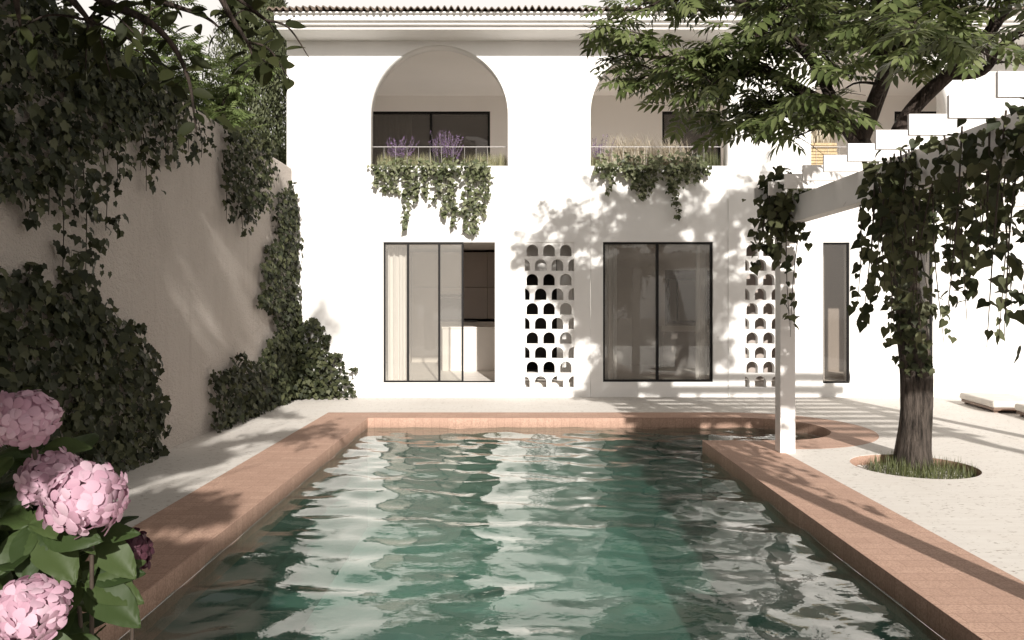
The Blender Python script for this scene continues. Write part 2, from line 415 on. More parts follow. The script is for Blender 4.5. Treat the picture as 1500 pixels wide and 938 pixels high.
def polysample(poly, dens, clump=True):
    poly = np.asarray(poly, float); lo, hi = poly.min(0), poly.max(0)
    area = (hi-lo).prod(); n = int(area*dens)
    p = rng.uniform(lo, hi, (n, 2))
    if clump: p += rng.normal(0, .035, (n, 2))
    return p[inpoly(p, poly)]

# ------------------------------------------------------------------ camera, light, sky
cam = bpy.data.cameras.new('camera'); co = bpy.data.objects.new('camera', cam); COL.objects.link(co)
cam.lens = 36*F/1500; cam.sensor_width = 36; cam.shift_y = -22/1500; cam.clip_end = 2000; cam.clip_start = .05
co.location = (0, 0, CAMZ); co.rotation_euler = (math.radians(90), 0, 0); SC.camera = co
sun = bpy.data.lights.new('sun', 'SUN'); sun.energy = 4.1; sun.angle = math.radians(.8); sun.color = (1, .955, .89)
so = bpy.data.objects.new('sun', sun); COL.objects.link(so); so.rotation_euler = SUN.to_track_quat('-Z', 'Y').to_euler()
W = bpy.data.worlds.new('World'); SC.world = W; W.use_nodes = True; wt = W.node_tree; wt.nodes.clear()
sky = wt.nodes.new('ShaderNodeTexSky'); sky.sky_type = 'NISHITA'; sky.sun_disc = False
sky.sun_elevation = math.asin(-SUN.z); sky.sun_rotation = math.radians(170); sky.dust_density = 4; sky.air_density = 1.2
hs = wt.nodes.new('ShaderNodeHueSaturation'); hs.inputs['Saturation'].default_value = .15
tint = wt.nodes.new('ShaderNodeMix'); tint.data_type = 'RGBA'; tint.blend_type = 'MULTIPLY'; tint.inputs[0].default_value = 1; tint.inputs[7].default_value = (1.06, .99, .93, 1)
bg = wt.nodes.new('ShaderNodeBackground'); bg.inputs['Strength'].default_value = .075; wo = wt.nodes.new('ShaderNodeOutputWorld')
veil = wt.nodes.new('ShaderNodeMix'); veil.data_type = 'RGBA'; veil.inputs[0].default_value = .85; tcw = wt.nodes.new('ShaderNodeTexCoord'); sxw = wt.nodes.new('ShaderNodeSeparateXYZ'); hz = wt.nodes.new('ShaderNodeValToRGB')
e = hz.color_ramp.elements; e[0].position = 0; e[0].color = (1, .97, .935, 1); e[1].position = 1; e[1].color = (.10, .097, .094, 1)   # hazy sky, bright towards the horizon
em = e.new(.38); em.color = (.95, .92, .885, 1); em = e.new(.62); em.color = (.28, .27, .26, 1)
hm = wt.nodes.new('ShaderNodeMix'); hm.data_type = 'RGBA'; hm.blend_type = 'MULTIPLY'; hm.inputs[0].default_value = 1; hm.inputs[7].default_value = (9.2, 9.0, 8.8, 1); hm.clamp_result = False
wt.links.new(tcw.outputs['Generated'], sxw.inputs[0]); wt.links.new(sxw.outputs[2], hz.inputs[0]); wt.links.new(hz.outputs[0], hm.inputs[6]); wt.links.new(hm.outputs[2], veil.inputs[7])
wt.links.new(sky.outputs[0], hs.inputs['Color']); wt.links.new(hs.outputs[0], tint.inputs[6]); wt.links.new(tint.outputs[2], veil.inputs[6]); wt.links.new(veil.outputs[2], bg.inputs['Color']); wt.links.new(bg.outputs[0], wo.inputs[0])
SC.view_settings.view_transform = 'Standard'; SC.view_settings.look = 'None'; SC.view_settings.gamma = 1; SC.view_settings.exposure = .75
try:
    SC.cycles.max_bounces = 14; SC.cycles.diffuse_bounces = 9; SC.cycles.transparent_max_bounces = 24; SC.cycles.sample_clamp_indirect = 6; SC.cycles.use_denoising = True
    SC.cycles.caustics_refractive = False; SC.cycles.caustics_reflective = False
except Exception: pass

# ------------------------------------------------------------------ ground, paving, pool
WX = -3.745                    # face of the garden wall
XL, XR, XLo, XRo = -2.005, 2.205, -2.68, 2.90
YN, YNo, YF, YFo = 2.9, 2.25, 10.5, 11.03
BC = (3.12, 9.63); RI, RO = .87, 1.40
yo = BC[1]-math.sqrt(RO**2-(XRo-BC[0])**2)
a0 = math.degrees(math.atan2(yo-BC[1], XRo-BC[0]))
def pool_outer(e=0):
    return [(XLo-e, YNo-e), (XRo+e, YNo-e), (XRo+e, yo)]+arc(*BC, RO+e, a0+2, 90, 40)+[(XLo-e, YFo+e)]
inner = [(XL, YN), (XR, YN), (XR, BC[1]-RI)]+arc(*BC, RI, -90, 90, 36)+[(XL, YF)]
PIT = (3.92, 7.38); PR = .57
tag(hplate('ground', rect(-160, 160, -60, 260), [rect(-3.70, 9.2, -2.9, 12.95)], -.03, .02, M['earth']), kind='structure')
tag(hplate('paving', rect(-3.748, 9.5, -3, 13.3), [pool_outer(.003), arc(*PIT, PR, 0, 357, 60)], 0, .10, M['trav']), kind='structure')
pool = thing('swimming_pool', (0, 6.7, -1.5), 'long rectangular pool with terracotta brick edge and green floor', 'swimming pool')
cp = hplate('coping', pool_outer(), [inner], .003, .14, M['terra'], pool); bevel(cp, .006)
b = MB(); n = len(inner); zt, zb = -.137, -.30
b.add([(x, y, zt) for x, y in inner]+[(x, y, zb) for x, y in inner], [(i, i+n, (i+1) % n+n, (i+1) % n) for i in range(n)])
b.build('waterline_band', M['terra'], pool)
b = MB(); zt, zb = -.30, -1.52
b.add([(x, y, zt) for x, y in inner]+[(x, y, zb) for x, y in inner], [(i, i+n, (i+1) % n+n, (i+1) % n) for i in range(n)])
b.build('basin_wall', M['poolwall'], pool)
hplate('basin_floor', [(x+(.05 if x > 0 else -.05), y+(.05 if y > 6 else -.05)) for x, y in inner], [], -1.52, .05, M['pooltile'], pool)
# water: a rippled sheet
def wave(x, y):
    z = np.zeros_like(x); r = np.random.default_rng(5)
    for _ in range(52):
        lam = math.exp(r.uniform(math.log(.20), math.log(1.0))); ang = math.radians(90+r.normal(0, 34)); k = 2*math.pi/lam
        amp = .0052*lam**1.15*r.uniform(.5, 1.2)
        ph = (x*math.cos(ang)+y*math.sin(ang))*k+r.uniform(0, 6.28)
        ph = ph+.8*np.sin(x*r.uniform(.8, 2.2)+r.uniform(0, 6))+.8*np.sin(y*r.uniform(.5, 1.6)+r.uniform(0, 6))
        z += amp*np.sin(ph)*(.6+.4*np.sin(x*r.uniform(.3, 1.1)+y*r.uniform(.3, .9)+r.uniform(0, 6)))
    return z
xs = np.arange(XL-.03, BC[0]+RI+.05, .02); ys = np.arange(YN-.03, YF+.05, .022)
gx, gy = np.meshgrid(xs, ys); gz = -.135+wave(gx, gy)*1.0
keep = (gx < XR+.02) | ((gx-BC[0])**2+(gy-BC[1])**2 < (RI+.04)**2) | ((gx < BC[0]) & (gy > BC[1]-RI-.03))
nx = len(xs); idx = np.arange(gx.size).reshape(gx.shape)
ok = keep[:-1, :-1] & keep[1:, :-1] & keep[:-1, 1:] & keep[1:, 1:]
q = np.stack([idx[:-1, :-1][ok], idx[:-1, 1:][ok], idx[1:, 1:][ok], idx[1:, :-1][ok]], 1)
used = np.unique(q); remap = -np.ones(gx.size, int); remap[used] = np.arange(len(used))
me = bpy.data.meshes.new('water'); me.from_pydata(np.stack([gx, gy, gz], -1).reshape(-1, 3)[used].tolist(), [], remap[q].tolist())
me.polygons.foreach_set('use_smooth', np.ones(len(me.polygons), bool)); tag(link('water', me, M['water']), kind='structure')

# tree pit: terracotta ring, gravel bed and grass
ring = MB(); nn = 60; c1 = arc(*PIT, PR-.002, 0, 354, nn-1); c2 = arc(*PIT, PR+.05, 0, 354, nn-1)
ring.add([(x, y, -.004) for x, y in c1]+[(x, y, -.16) for x, y in c1]+[(x, y, -.16) for x, y in c2]+[(x, y, -.101) for x, y in c2],
         [(i, (i+1) % nn, (i+1) % nn+nn, i+nn) for i in range(nn)]+[(i+nn, (i+1) % nn+nn, (i+1) % nn+2*nn, i+2*nn) for i in range(nn)])
tag(ring.build('tree_pit_rim', M['terra'], None, True), 'round terracotta rim sunk in the white paving around the trunk', 'tree pit')
pit = hplate('gravel', arc(*PIT, PR+.03, 0, 354, 59), [], -.10, .02, M['gravel']); tag(pit, kind='stuff')
n = 700; a = rng.uniform(0, 6.283, n); r = PR*.96*np.sqrt(rng.uniform(0, 1, n)); pp = np.stack([PIT[0]+r*np.cos(a), PIT[1]+r*np.sin(a), np.full(n, -.085)], 1)
scatter('gravel_stone', (np.array([(1,0,0),(0,1,0),(-1,0,0),(0,-1,0),(0,0,.7),(0,0,-.5)], float), np.array([(0,1,4),(1,2,4),(2,3,4),(3,0,4),(1,0,5),(2,1,5),(3,2,5),(0,3,5)])), pp, rv(n)+(0, 0, 2), rv(n), rng.uniform(.006, .016, n), M['gravel'], pit, False)
n = 1500; a = rng.uniform(0, 6.283, n); r = .47*np.sqrt(rng.uniform(0, 1, n)); pp = np.stack([PIT[0]+.07+r*np.cos(a), PIT[1]+.03+r*np.sin(a)*.95, np.full(n, -.10)], 1)
out = np.stack([np.cos(a)*r, np.sin(a)*r, np.zeros(n)], 1)*1.1
tipd = out*1.5+rv(n, .5)+(0, 0, 1); nr = np.cross(np.cross(tipd, (0, 0, 1.))+rv(n, .05), tipd)
tag(scatter('grass', T_BLADE, pp, -nr, tipd, rng.uniform(.06, .19, n), M['grass'], wscale=rng.uniform(1.2, 2.2, n)), kind='stuff')

# ------------------------------------------------------------------ garden wall
gw = thing('garden_wall', (WX-.15, 5, 0), 'tall rough beige stucco garden wall on the left, ivy over its top', 'wall')
o = MB().box(WX-.30, WX, -4, FY-.005, -.2, 3.90).build('wall_body', M['stucco'], gw); bevel(o, .03, 3)

# ------------------------------------------------------------------ villa
villa = thing('villa', (2, FY, 0), 'two storey white villa with arched loggias and black framed windows', 'house')
VX0, VX1 = fx(420), fx(1391)
BAY = [(fx(541.5), fx(744)), (fx(865), fx(1067)), (fx(1188), fx(1391))]
SILL = fz(243); APEX = fz(66)
th = .30
loop = [(VX0, -.02)]
for i, (x0, x1) in enumerate(BAY):
    r = (x1-x0)/2; cx = (x0+x1)/2
    x1e = x1 if i < 2 else x1-.0
    loop += [(x0, -.02)]+arc(cx, APEX-r, r, 180, 0, 40)+[(x1e, -.02)]
loop += [(VX1+.001, -.02), (VX1+.001, 6.10), (VX0, 6.10)]
# the third bay runs to the facade's end: give the end a sliver of pier so that the loop stays simple
loop = loop[:-3]+[(VX1+.10, -.02), (VX1+.10, 6.10), (VX0, 6.10)]
vplate('facade_wall', loop, [], FY, th, M['plaster'], villa)
WIN = {0: (561, 725, 354.5, 561), 1: (883.5, 1045, 354.5, 560)}
NARROW = [(1206, 1246.5, 355, 562), (1328, 1369, 355, 562)]
for i, (x0, x1) in enumerate(BAY):
    g = .006
    hs_ = [WIN[i]] if i in WIN else NARROW
    holes = [rect(fx(a), fx(b2), fz(d2), fz(c2)) for a, b2, c2, d2 in hs_]
    pn = vplate('bay_panel', rect(x0+g, x1-g, -.02, SILL), holes, FY+.012, th-.03, M['panel'], villa)
# recessed wall on the right and side, back walls, roof
MB().box(VX1+.1, 11.5, 13.20, 13.45, -.02, 6.10).build('recessed_wall', M['plaster'], villa)
sw = plate(rect(FY+th, 19.5, -.02, 6.10), [rect(13.6, 17.3, .5, 2.75)], .25)  # unseen opening added to bring daylight into the kitchen
sw.transform(Matrix.Translation((VX0+.125, 0, 0)) @ Matrix(((0, 0, 1, 0), (1, 0, 0, 0), (0, 1, 0, 0), (0, 0, 0, 1)))); link('side_wall', sw, M['plaster'], villa)
MB().box(VX0, 11.5, 19.5, 19.75, -.02, 6.10).build('back_wall', M['room'], villa)
# cornice: stepped profile run along the eave
CX0, CX1 = VX0-.01, 11.6
prof = [(FY+.2, 6.068), (12.335, 6.068), (12.335, 6.118), (12.27, 6.126), (12.27, 6.166), (12.215, 6.174), (12.215, 6.27), (12.17, 6.275), (12.17, 6.30), (FY+.2, 6.30)]
n = len(prof); cb = MB().add([(CX0, y, z) for y, z in prof]+[(CX1, y, z) for y, z in prof], [(i, (i+1) % n, (i+1) % n+n, i+n) for i in range(n)]+[tuple(range(n-1, -1, -1)), tuple(range(n, 2*n))])
bevel(cb.build('cornice', M['plaster'], villa), .006)
# tiled roof: corrugated sheet with real thickness
def roofz(y): return 6.335+(y-12.10)*math.tan(math.radians(15))
pitch = .108; xs_ = np.arange(CX0-.08, CX1, pitch/8); rb = MB(); vs = []; fs = []
for j, y in enumerate((12.10, 15.8)):
    for k in (0, -.022):
        vs += [(x, y+random.uniform(-.0, .0), roofz(y)+k+.028*math.cos(2*math.pi*(x/pitch))*(1+.25*math.sin(x*5.3))+.006*math.sin(x*3.7)) for x in xs_]
n = len(xs_)
for i in range(n-1):
    fs += [(i, i+1, 2*n+i+1, 2*n+i), (n+i+1, n+i, 3*n+i, 3*n+i+1), (i+1, i, n+i, n+i+1)]
rb.add(vs, fs).build('roof', M['tile'], villa, True)
MB().add([(CX0, 15.8, roofz(15.8)-.04), (CX1, 15.8, roofz(15.8)-.04), (CX1, 19.7, 6.25), (CX0, 19.7, 6.25)], [(0, 1, 2, 3)]).build('rear_roof', M['tile'], villa)
# floor slabs, ceilings and inner walls
LF = 3.55; LB = 16.2
MB().box(VX0+.25, 11.4, FY+th, 19.5, LF-.25, LF).build('upper_floor_slab', M['inner'], villa)
MB().box(VX0+.25, 11.4, FY+th, 19.5, 6.055, 6.10).build('loggia_ceiling', M['inner'], villa)
# loggia back wall with door openings
DOORS = [(-3.05, -.47), (3.22, 4.48), (8.2, 9.6)]
DT = CAMZ+(447-163)*LB/F
vplate('loggia_wall', rect(VX0+.25, 11.4, LF, 6.055), [rect(a, b2, LF+.02, DT) for a, b2 in DOORS], LB, .2, M['inner'], villa)
MB().box(VX0+.25, 11.4, 17.9, 18.0, LF, 6.05).build('upper_room_wall', M['grey2'], villa)
for x in (.9, 6.9): MB().box(x, x+.2, LB+.2, 17.9, LF, 6.05).build('upper_partition', M['grey2'], villa)
def frame(name, x0, x1, z0, z1, y, t, dep, mullions, glassmat, parent, mat=None, gx0=None, gx1=None, rails=True):
    mat = mat or M['black']
    fr_ = MB()
    if rails: fr_.box(x0, x1, y, y+dep, z1-t, z1); fr_.box(x0, x1, y, y+dep, z0, z0+t)
    fr_.box(x0, x0+t, y+.002, y+dep-.002, z0+t, z1-t); fr_.box(x1-t, x1, y+.002, y+dep-.002, z0+t, z1-t)
    w = fr_.build(name, mat, parent)
    for m in mullions: MB().box(m-t*.55, m+t*.55, y-.004, y+dep+.004, z0+t, z1-t).build('mullion', mat, w)
    edges = [x0+t]+list(mullions)+[x1-t]
    for a, b2 in zip(edges[:-1], edges[1:]):
        MB().box(a, b2, y+dep*.45, y+dep*.45+.008, z0+t, z1-t).build('pane', glassmat, w)
    return w
frame('balcony_door', DOORS[0][0], DOORS[0][1], LF+.02, DT, LB+.03, .05, .06, [-1.74], M['glass_grey'], villa)
frame('balcony_door', DOORS[1][0], DOORS[1][1], LF+.02, DT, LB+.03, .05, .06, [], M['glass_grey'], villa)
frame('balcony_door', DOORS[2][0], DOORS[2][1], LF+.02, DT, LB+.03, .05, .06, [], M['glass_grey'], villa)
# railings
for x0, x1 in BAY:
    r = MB().box(x0+.002, x1-.002, FY+.262, FY+.272, 4.313, 4.324)
    rr = r.build('railing', M['rail'], villa)
    k = int((x1-x0)/.2)
    for j in range(1, k): MB().box(x0+j*.2-.002, x0+j*.2+.002, FY+.265, FY+.269, SILL+.0, 4.31).build('baluster', M['rail'], rr)
# planter trough behind each sill
for x0, x1 in BAY:
    MB().box(x0+.004, x1-.004, FY+.283, FY+.60, LF+.001, SILL-.03).build('planter_trough', M['panel'], villa)
    MB().box(x0+.03, x1-.03, FY+.30, FY+.58, SILL-.029, SILL-.012).build('planter_soil', M['soil'], villa)
# breeze block screens
def screen(px0, px1, parent):
    x0, x1, z0, z1 = fx(px0), fx(px1), fz(570), fz(354)
    return x0, x1, z0, z1
SCR = [(769, 841), (1091.5, 1163.5)]
# cut: the piers carry recessed openings behind the screens
fw = [o for o in COL.objects if o.name == 'facade_wall'][0]
bpy.data.objects.remove(fw)
holes = []
for px0, px1 in SCR:
    holes.append(rect(fx(px0), fx(px1), fz(569.5), fz(355)))
vplate('facade_wall', loop, holes, FY, th, M['plaster'], villa)
def screen_mesh(x0, x1, z0, z1, y0, y1, name, parent):
    pw, ph_, ow, oh = 24.6*FY/F, (z1-z0)/10, .198, .197; m = MB(); r = ow/2
    def quad(a, b, c, d):
        for y in (y0, y1): m.add([(p[0], y, p[1]) for p in (a, b, c, d)], [(0, 1, 2, 3)] if y == y0 else [(3, 2, 1, 0)])
    def wall(path):
        for a, b in zip(path[:-1], path[1:]): m.add([(a[0], y0, a[1]), (b[0], y0, b[1]), (b[0], y1, b[1]), (a[0], y1, a[1])], [(0, 3, 2, 1)])
    for row in range(10):
        za, zb_ = z0+row*ph_, z0+(row+1)*ph_; base = za+.014
        cs_ = [x0+.125+j*pw for j in range(3)] if row % 2 == 1 else [x0+.125-pw/2+j*pw for j in range(4)]
        bd = [x0]+[(a+b)/2 for a, b in zip(cs_[:-1], cs_[1:])]+[x1]
        for c, xa, xb in zip(cs_, bd[:-1], bd[1:]):
            lo, hi = max(c-r, xa), min(c+r, xb); N = 14
            quad((xa, za), (xb, za), (xb, base), (xa, base))
            if lo > xa+.001: quad((xa, base), (lo, base), (lo, zb_), (xa, zb_))
            if hi < xb-.001: quad((hi, base), (xb, base), (xb, zb_), (hi, zb_))
            arcp = []
            for k in range(N+1):
                t = math.pi*(1-k/N); x = min(max(c+r*math.cos(t), lo), hi); arcp.append((x, base+oh-r+math.sqrt(max(0, r*r-(x-c)**2))))
            for a, b in zip(arcp[:-1], arcp[1:]):
                if b[0]-a[0] > 1e-5: quad(a, b, (b[0], zb_), (a[0], zb_))
            wall([(lo, base)]+arcp+[(hi, base), (lo, base)])
    return m.build(name, M['plaster'], parent)
for px0, px1 in SCR:
    screen_mesh(fx(px0)+.001, fx(px1)-.001, fz(569.5)+.001, fz(355)-.001, FY+.02, FY+.15, 'breeze_block_screen', villa)
# ground floor rooms
GF = .235
MB().box(VX0+.25, 11.4, FY+th-.002, 19.5, .10, GF).build('ground_floor_slab', M['floor'], villa)
MB().box(VX0+.25, 11.4, FY+th, 19.5, 2.86, 2.90).build('room_ceiling', M['room'], villa)
for x in (.02, 1.13): MB().box(x, x+.12, FY+th+.001, 19.5, GF, 2.86).build('partition', M['room'], villa)
pm = plate(rect(FY+th+.001, 19.5, GF, 2.86), [rect(14.3, 16.7, GF+.05, 2.7)], .12)  # opening added so daylight from the open end reaches the living room
pm.transform(Matrix.Translation((4.96, 0, 0)) @ Matrix(((0, 0, 1, 0), (1, 0, 0, 0), (0, 1, 0, 0), (0, 0, 0, 1)))); link('partition', pm, M['room'], villa)
MB().box(.14, 1.13, 15.6, 15.7, GF, 2.86).build('lobby_wall', M['dark'], villa)  # near-black colour stands for the deep shade at the lobby's back
MB().box(.80, 1.125, FY+.55, FY+.60, GF, 2.85).build('lobby_panel', M['panel'], villa)
MB().box(.16, .79, FY+.60, FY+.64, 2.12, 2.85).build('lobby_panel', M['panel'], villa)  # pale panel added to make the upper lobby look lit
MB().box(.16, .83, 14.45, 14.5, GF+.35, 2.1).build('lobby_shade_sheet', M['dark'], villa)  # near-black sheet standing in for shade inside the lobby
MB().box(3.99, 4.89, 13.75, 13.81, GF, 2.86).build('lobby_wall', M['grey2'], villa)
# living room wall with a doorway niche and a garden window
vplate('living_room_wall', rect(1.25, 4.9, GF, 2.86), [rect(3.42, 4.55, GF+.05, 2.35)], 16.9, .15, M['room'], villa)
MB().box(1.9, 2.32, 16.86, 16.9, GF, 2.32).build('wooden_door', M['wood'], villa)
MB().box(3.3, 4.8, 18.3, 18.4, GF, 2.7).build('niche_wall', M['wood'], villa)
frame('inner_window', 3.75, 4.55, 1.15, 2.2, 18.2, .04, .05, [3.98], M['island'], villa, M['dark'])
MB().box(5.05, 11.2, 15.2, 15.3, GF, 2.86).build('rear_room_wall', M['grey2'], villa)
# ground floor windows
w1 = WIN[0]; X0, X1, Z0, Z1 = fx(561), fx(678.5), fz(561), fz(354.5)
frame('sliding_window', X0, X1, Z0, Z1, FY+.05, .03, .06, [fx(597), fx(643)], M['glass'], villa)
MB().box(fx(678.5), fx(725), FY+.05, FY+.11, Z0, Z0+.022).build('window_track', M['black'], villa)
frame('picture_window', fx(883.5), fx(1045), fz(560), fz(354.5), FY+.05, .035, .07, [fx(964)], M['glass'], villa)
for a, b2, c2, d2 in NARROW: frame('narrow_window', fx(a), fx(b2), fz(d2), fz(c2), FY+.06, .028, .06, [], M['glass_clear'], villa)

# curtains (things that hang inside)
def curtain(x0, x1, y, z0, z1, label, amp=.035, per=.11):
    n = int((x1-x0)/.012)+2; vs = []; fs = []; ph = random.uniform(0, 6)
    for k in (0, .006):
        for z in (z0, (z0+z1)/2, z1):
            for i in range(n):
                x = x0+(x1-x0)*i/(n-1); vs.append((x, y+k+amp*math.sin(2*math.pi*x/per+ph+.3*z)+.4*amp*math.sin(2*math.pi*x/per*2.3), z))
    for k in (0, 1):
        for r in (0, 1):
            for i in range(n-1):
                a = k*3*n+r*n+i; fs.append((a, a+1, a+n+1, a+n))
    o = MB().add(vs, fs).build('curtain', M['curtain'], None, True); return tag(o, label, 'curtain', 'curtains behind the windows')
curtain(fx(563), fx(594), FY+.42, GF+.01, 2.60, 'pale curtain inside the open sliding window of the kitchen')
curtain(fx(887), fx(907), FY+.24, GF+.01, 2.62, 'narrow curtain at the left end of the two pane window')
curtain(fx(1024), fx(1042), FY+.24, GF+.01, 2.62, 'narrow curtain at the right end of the two pane window')
curtain(fx(1208), fx(1222), FY+.42, GF+.01, 2.62, 'pale curtain in the narrow window left of the tree trunk')
curtain(fx(1345), fx(1362), FY+.42, GF+.01, 2.62, 'curtain in the narrow window right behind the tree trunk')
curtain(-3.0, -2.2, LB+.35, LF+.01, 5.85, 'bunched curtain behind the upstairs glass door of the left arch', .05, .16)
curtain(4.1, 4.45, LB+.35, LF+.01, 5.85, 'bunched curtain behind the upstairs glass door of the middle arch', .05, .16)

# kitchen
kc = thing('kitchen_cabinet', (-1.4, 17.6, GF), 'tall taupe kitchen cabinets along the back wall with a built in oven', 'kitchen cabinets')
def dpx(px, d): return (px-750)*d/F
kd = 17.6; cols = [dpx(590, kd), dpx(603, kd), dpx(642, kd), dpx(643.5, kd), dpx(678, kd), dpx(714, kd), dpx(760, kd)]
MB().box(cols[0]-.9, cols[1]-.0, kd-.25, kd+.5, GF, 2.8).build('tall_unit', M['grey2'], kc)
for za, zb_ in ((GF, 1.98), (1.99, 2.8)):
    bevel(MB().box(cols[1]+.003, cols[2], kd, kd+.5, za, zb_).build('cabinet_door', M['grey'], kc), .004)
    bevel(MB().box(cols[3]+.003, cols[4]-.003, kd, kd+.5, za if za > 1 else 1.83, zb_).build('cabinet_door', M['grey'], kc), .004)
    bevel(MB().box(cols[4]+.003, cols[5]-.003, kd+.01, kd+.5, za if za > 1 else 1.25, zb_).build('cabinet_door', M['grey2'], kc), .004)
    bevel(MB().box(cols[5]+.003, .0, kd+.01, kd+.5, za if za > 1 else 1.25, zb_).build('cabinet_door', M['grey2'], kc), .004)
ov = bevel(MB().box(cols[3]+.003, cols[4]-.003, kd-.01, kd+.5, 1.19, 1.825).build('oven', M['oven'], kc), .005)
MB().box(cols[3]+.05, cols[4]-.05, kd-.04, kd-.025, 1.73, 1.745).build('oven_handle', M['rail'], ov)
MB().box(cols[3]+.003, .0, kd+.01, kd+.5, GF, 1.18).build('base_unit', M['grey'], kc)
MB().box(cols[4], cols[5]-.25, kd-.1, kd+.005, 1.19, 1.22).build('cooktop', M['oven'], kc)
ki = thing('kitchen_island', (-.9, 15.6, GF), 'white kitchen island standing on the sunlit floor', 'kitchen island')
bevel(MB().box(dpx(648, 15.3), -.02, 15.3, 16.2, GF, 1.09).build('island_body', M['island'], ki), .004)
bevel(MB().box(dpx(647, 15.3), -.02, 15.28, 16.22, 1.091, 1.125).build('worktop', M['island'], ki), .004)
# sideboard and low table in the living room
sb = thing('sideboard', (4, 16.4, GF), 'low pale sideboard behind the two pane window', 'sideboard')
MB().box(3.2, 4.75, 16.2, 16.6, 1.0, 1.12).build('sideboard_top', M['room'], sb)
MB().box(3.25, 4.7, 16.22, 16.58, GF, 1.0).build('sideboard_body', M['grey2'], sb)

# ------------------------------------------------------------------ pergola
pg = thing('pergola', (4.2, 5.6, 0), 'white pergola with stepped rafter ends, overgrown by vine', 'pergola')
RX0, RZ0, RH, RT = 2.56, 2.665, .125, .025
for i in range(11):
    y = 7.98-.4445*i
    bevel(MB().box(RX0, 6.6, y, y+RT, RZ0, RZ0+RH+.012).build('rafter', M['pergola'], pg), .003)
bevel(MB().box(2.84, 2.98, 3.25, 8.12, 2.41, RZ0-.001).build('beam', M['pergola'], pg), .004)
bevel(MB().box(6.2, 6.34, 3.25, 8.12, 2.41, RZ0-.001).build('beam', M['pergola'], pg), .004)
for x, y in ((2.84, 8.0), (2.845, 3.3), (6.2, 8.0), (6.2, 3.3)):
    bevel(MB().box(x, x+.16, y, y+.16, .0, 2.409).build('post', M['pergola'], pg), .004)

# ------------------------------------------------------------------ sun loungers
def lounger(cx, cy, rz, L, Wd, label):
    t = thing('sun_lounger', (cx, cy, 0), label, 'lounger', 'low loungers by the far wall')
    bevel(MB().obox((cx, cy, .052), (Wd/2-.02, L/2-.03, .02), rz).build('base_frame', M['wood'], t), .006)
    for sx in (-1, 1):
        for sy in (-1, 1):
            ca, sa = math.cos(rz), math.sin(rz); lx, ly = sx*(Wd/2-.08), sy*(L/2-.1)
            MB().obox((cx+lx*ca-ly*sa, cy+lx*sa+ly*ca, .0155), (.03, .03, .0155), rz).build('foot', M['wood'], t)
    o = MB().obox((cx, cy, .125), (Wd/2, L/2, .052), rz).build('cushion', M['cushion'], t, True); bevel(o, .035, 5)
lounger(7.42, 11.47, math.radians(-9), 1.15, .72, 'low cream lounger on a wooden base nearest the white wall')
lounger(7.38, 9.98, math.radians(-9), 1.45, .72, 'low cream lounger cut by the picture edge, in front of the other')

# ------------------------------------------------------------------ foliage helpers
def wallpoly(pxs):  # photo outline on the garden wall -> (Y, Z) on its plane
    out = []
    for px, py in pxs:
        d = -WX*F/(750-px); out.append((d, max(.0, CAMZ+(447-py)*d/F)))
    return out
def wall_ivy(name, polys, strands, label, dens=520, size=.085, depth=.16, mat='ivy', stems=True):
    t = thing(name, (WX, 7, 0), label, 'ivy', 'ivy plants on the garden wall')
    P2 = [polysample(wallpoly(p), dens) for p in polys]
    stm = []
    for (y0, z0, y1, z1, w) in strands:
        n = max(6, int(abs(z1-z0)*42+w*90)); s_ = rng.uniform(0, 1, n)
        P2.append(np.stack([y0+(y1-y0)*s_+rng.normal(0, w*.5, n)*(1-.5*s_), z0+(z1-z0)*s_], 1))
        stm.append(spline([(WX+.03, y0, z0), (WX+.06, (y0+y1)/2+random.uniform(-.03, .03), (z0+z1)/2), (WX+.05, y1, z1)], [.006, .005, .003], 5))
    yz = np.concatenate(P2); n = len(yz)
    dep = .02+depth*rng.beta(1.6, 2.2, n)
    pos = np.stack([WX+dep, yz[:, 0], yz[:, 1]], 1)
    tip = rv(n, .45)+(0.25, 0, -1); nr = rv(n, .42)+(1, -.25, .35)
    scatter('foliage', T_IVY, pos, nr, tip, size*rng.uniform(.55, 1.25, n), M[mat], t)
    if stm:
        for p_, r_ in stm: MB().tube(p_, r_, 5).build('stem', M['stem'], t, True)
    return t
def S(px0, py0, px1, py1, w):
    d0 = -WX*F/(750-px0); d1 = -WX*F/(750-px1)
    return (d0, CAMZ+(447-py0)*d0/F, d1, CAMZ+(447-py1)*d1/F, w)
# lower ivy bank
wall_ivy('climbing_ivy', [[(-120, 400), (0, 390), (22, 405), (40, 394), (54, 420), (76, 427), (87, 390), (120, 398), (130, 430), (145, 452), (163, 463), (174, 474), (192, 467), (203, 503), (217, 517), (221, 546), (214, 568), (232, 586), (225, 640), (230, 664), (-120, 812)]],
         [S(135, 470, 133, 440, .05), S(30, 420, 35, 385, .06)], 'broad dark ivy bank covering the wall foot behind the pink hydrangea', 560, .095, .15)
# hanging ivy from the wall top
wall_ivy('hanging_ivy', [[(-130, -100), (60, -10), (125, 55), (175, 85), (215, 108), (205, 150), (190, 190), (165, 205), (120, 215), (80, 235), (60, 265), (0, 285), (-130, 300)],
                         [(70, 30), (215, 108), (262, 142), (262, 152), (225, 180), (80, 150)]],
         [S(78, 220, 83, 400, .10), S(112, 205, 117, 400, .09), S(98, 210, 100, 320, .10), S(143, 200, 147, 338, .06), S(30, 270, 30, 330, .1), S(60, 250, 62, 315, .08), S(160, 190, 165, 265, .1),
          S(200, 165, 207, 280, .11), S(196, 165, 198, 250, .1), S(218, 150, 222, 225, .07), S(234, 130, 236, 236, .08), S(250, 140, 252, 238, .10), S(244, 140, 246, 225, .1), S(268, 165, 270, 223, .05), S(287, 180, 289, 231, .05)],
         'dark ivy hanging in strands over the near end of the wall top', 560, .088, .26)
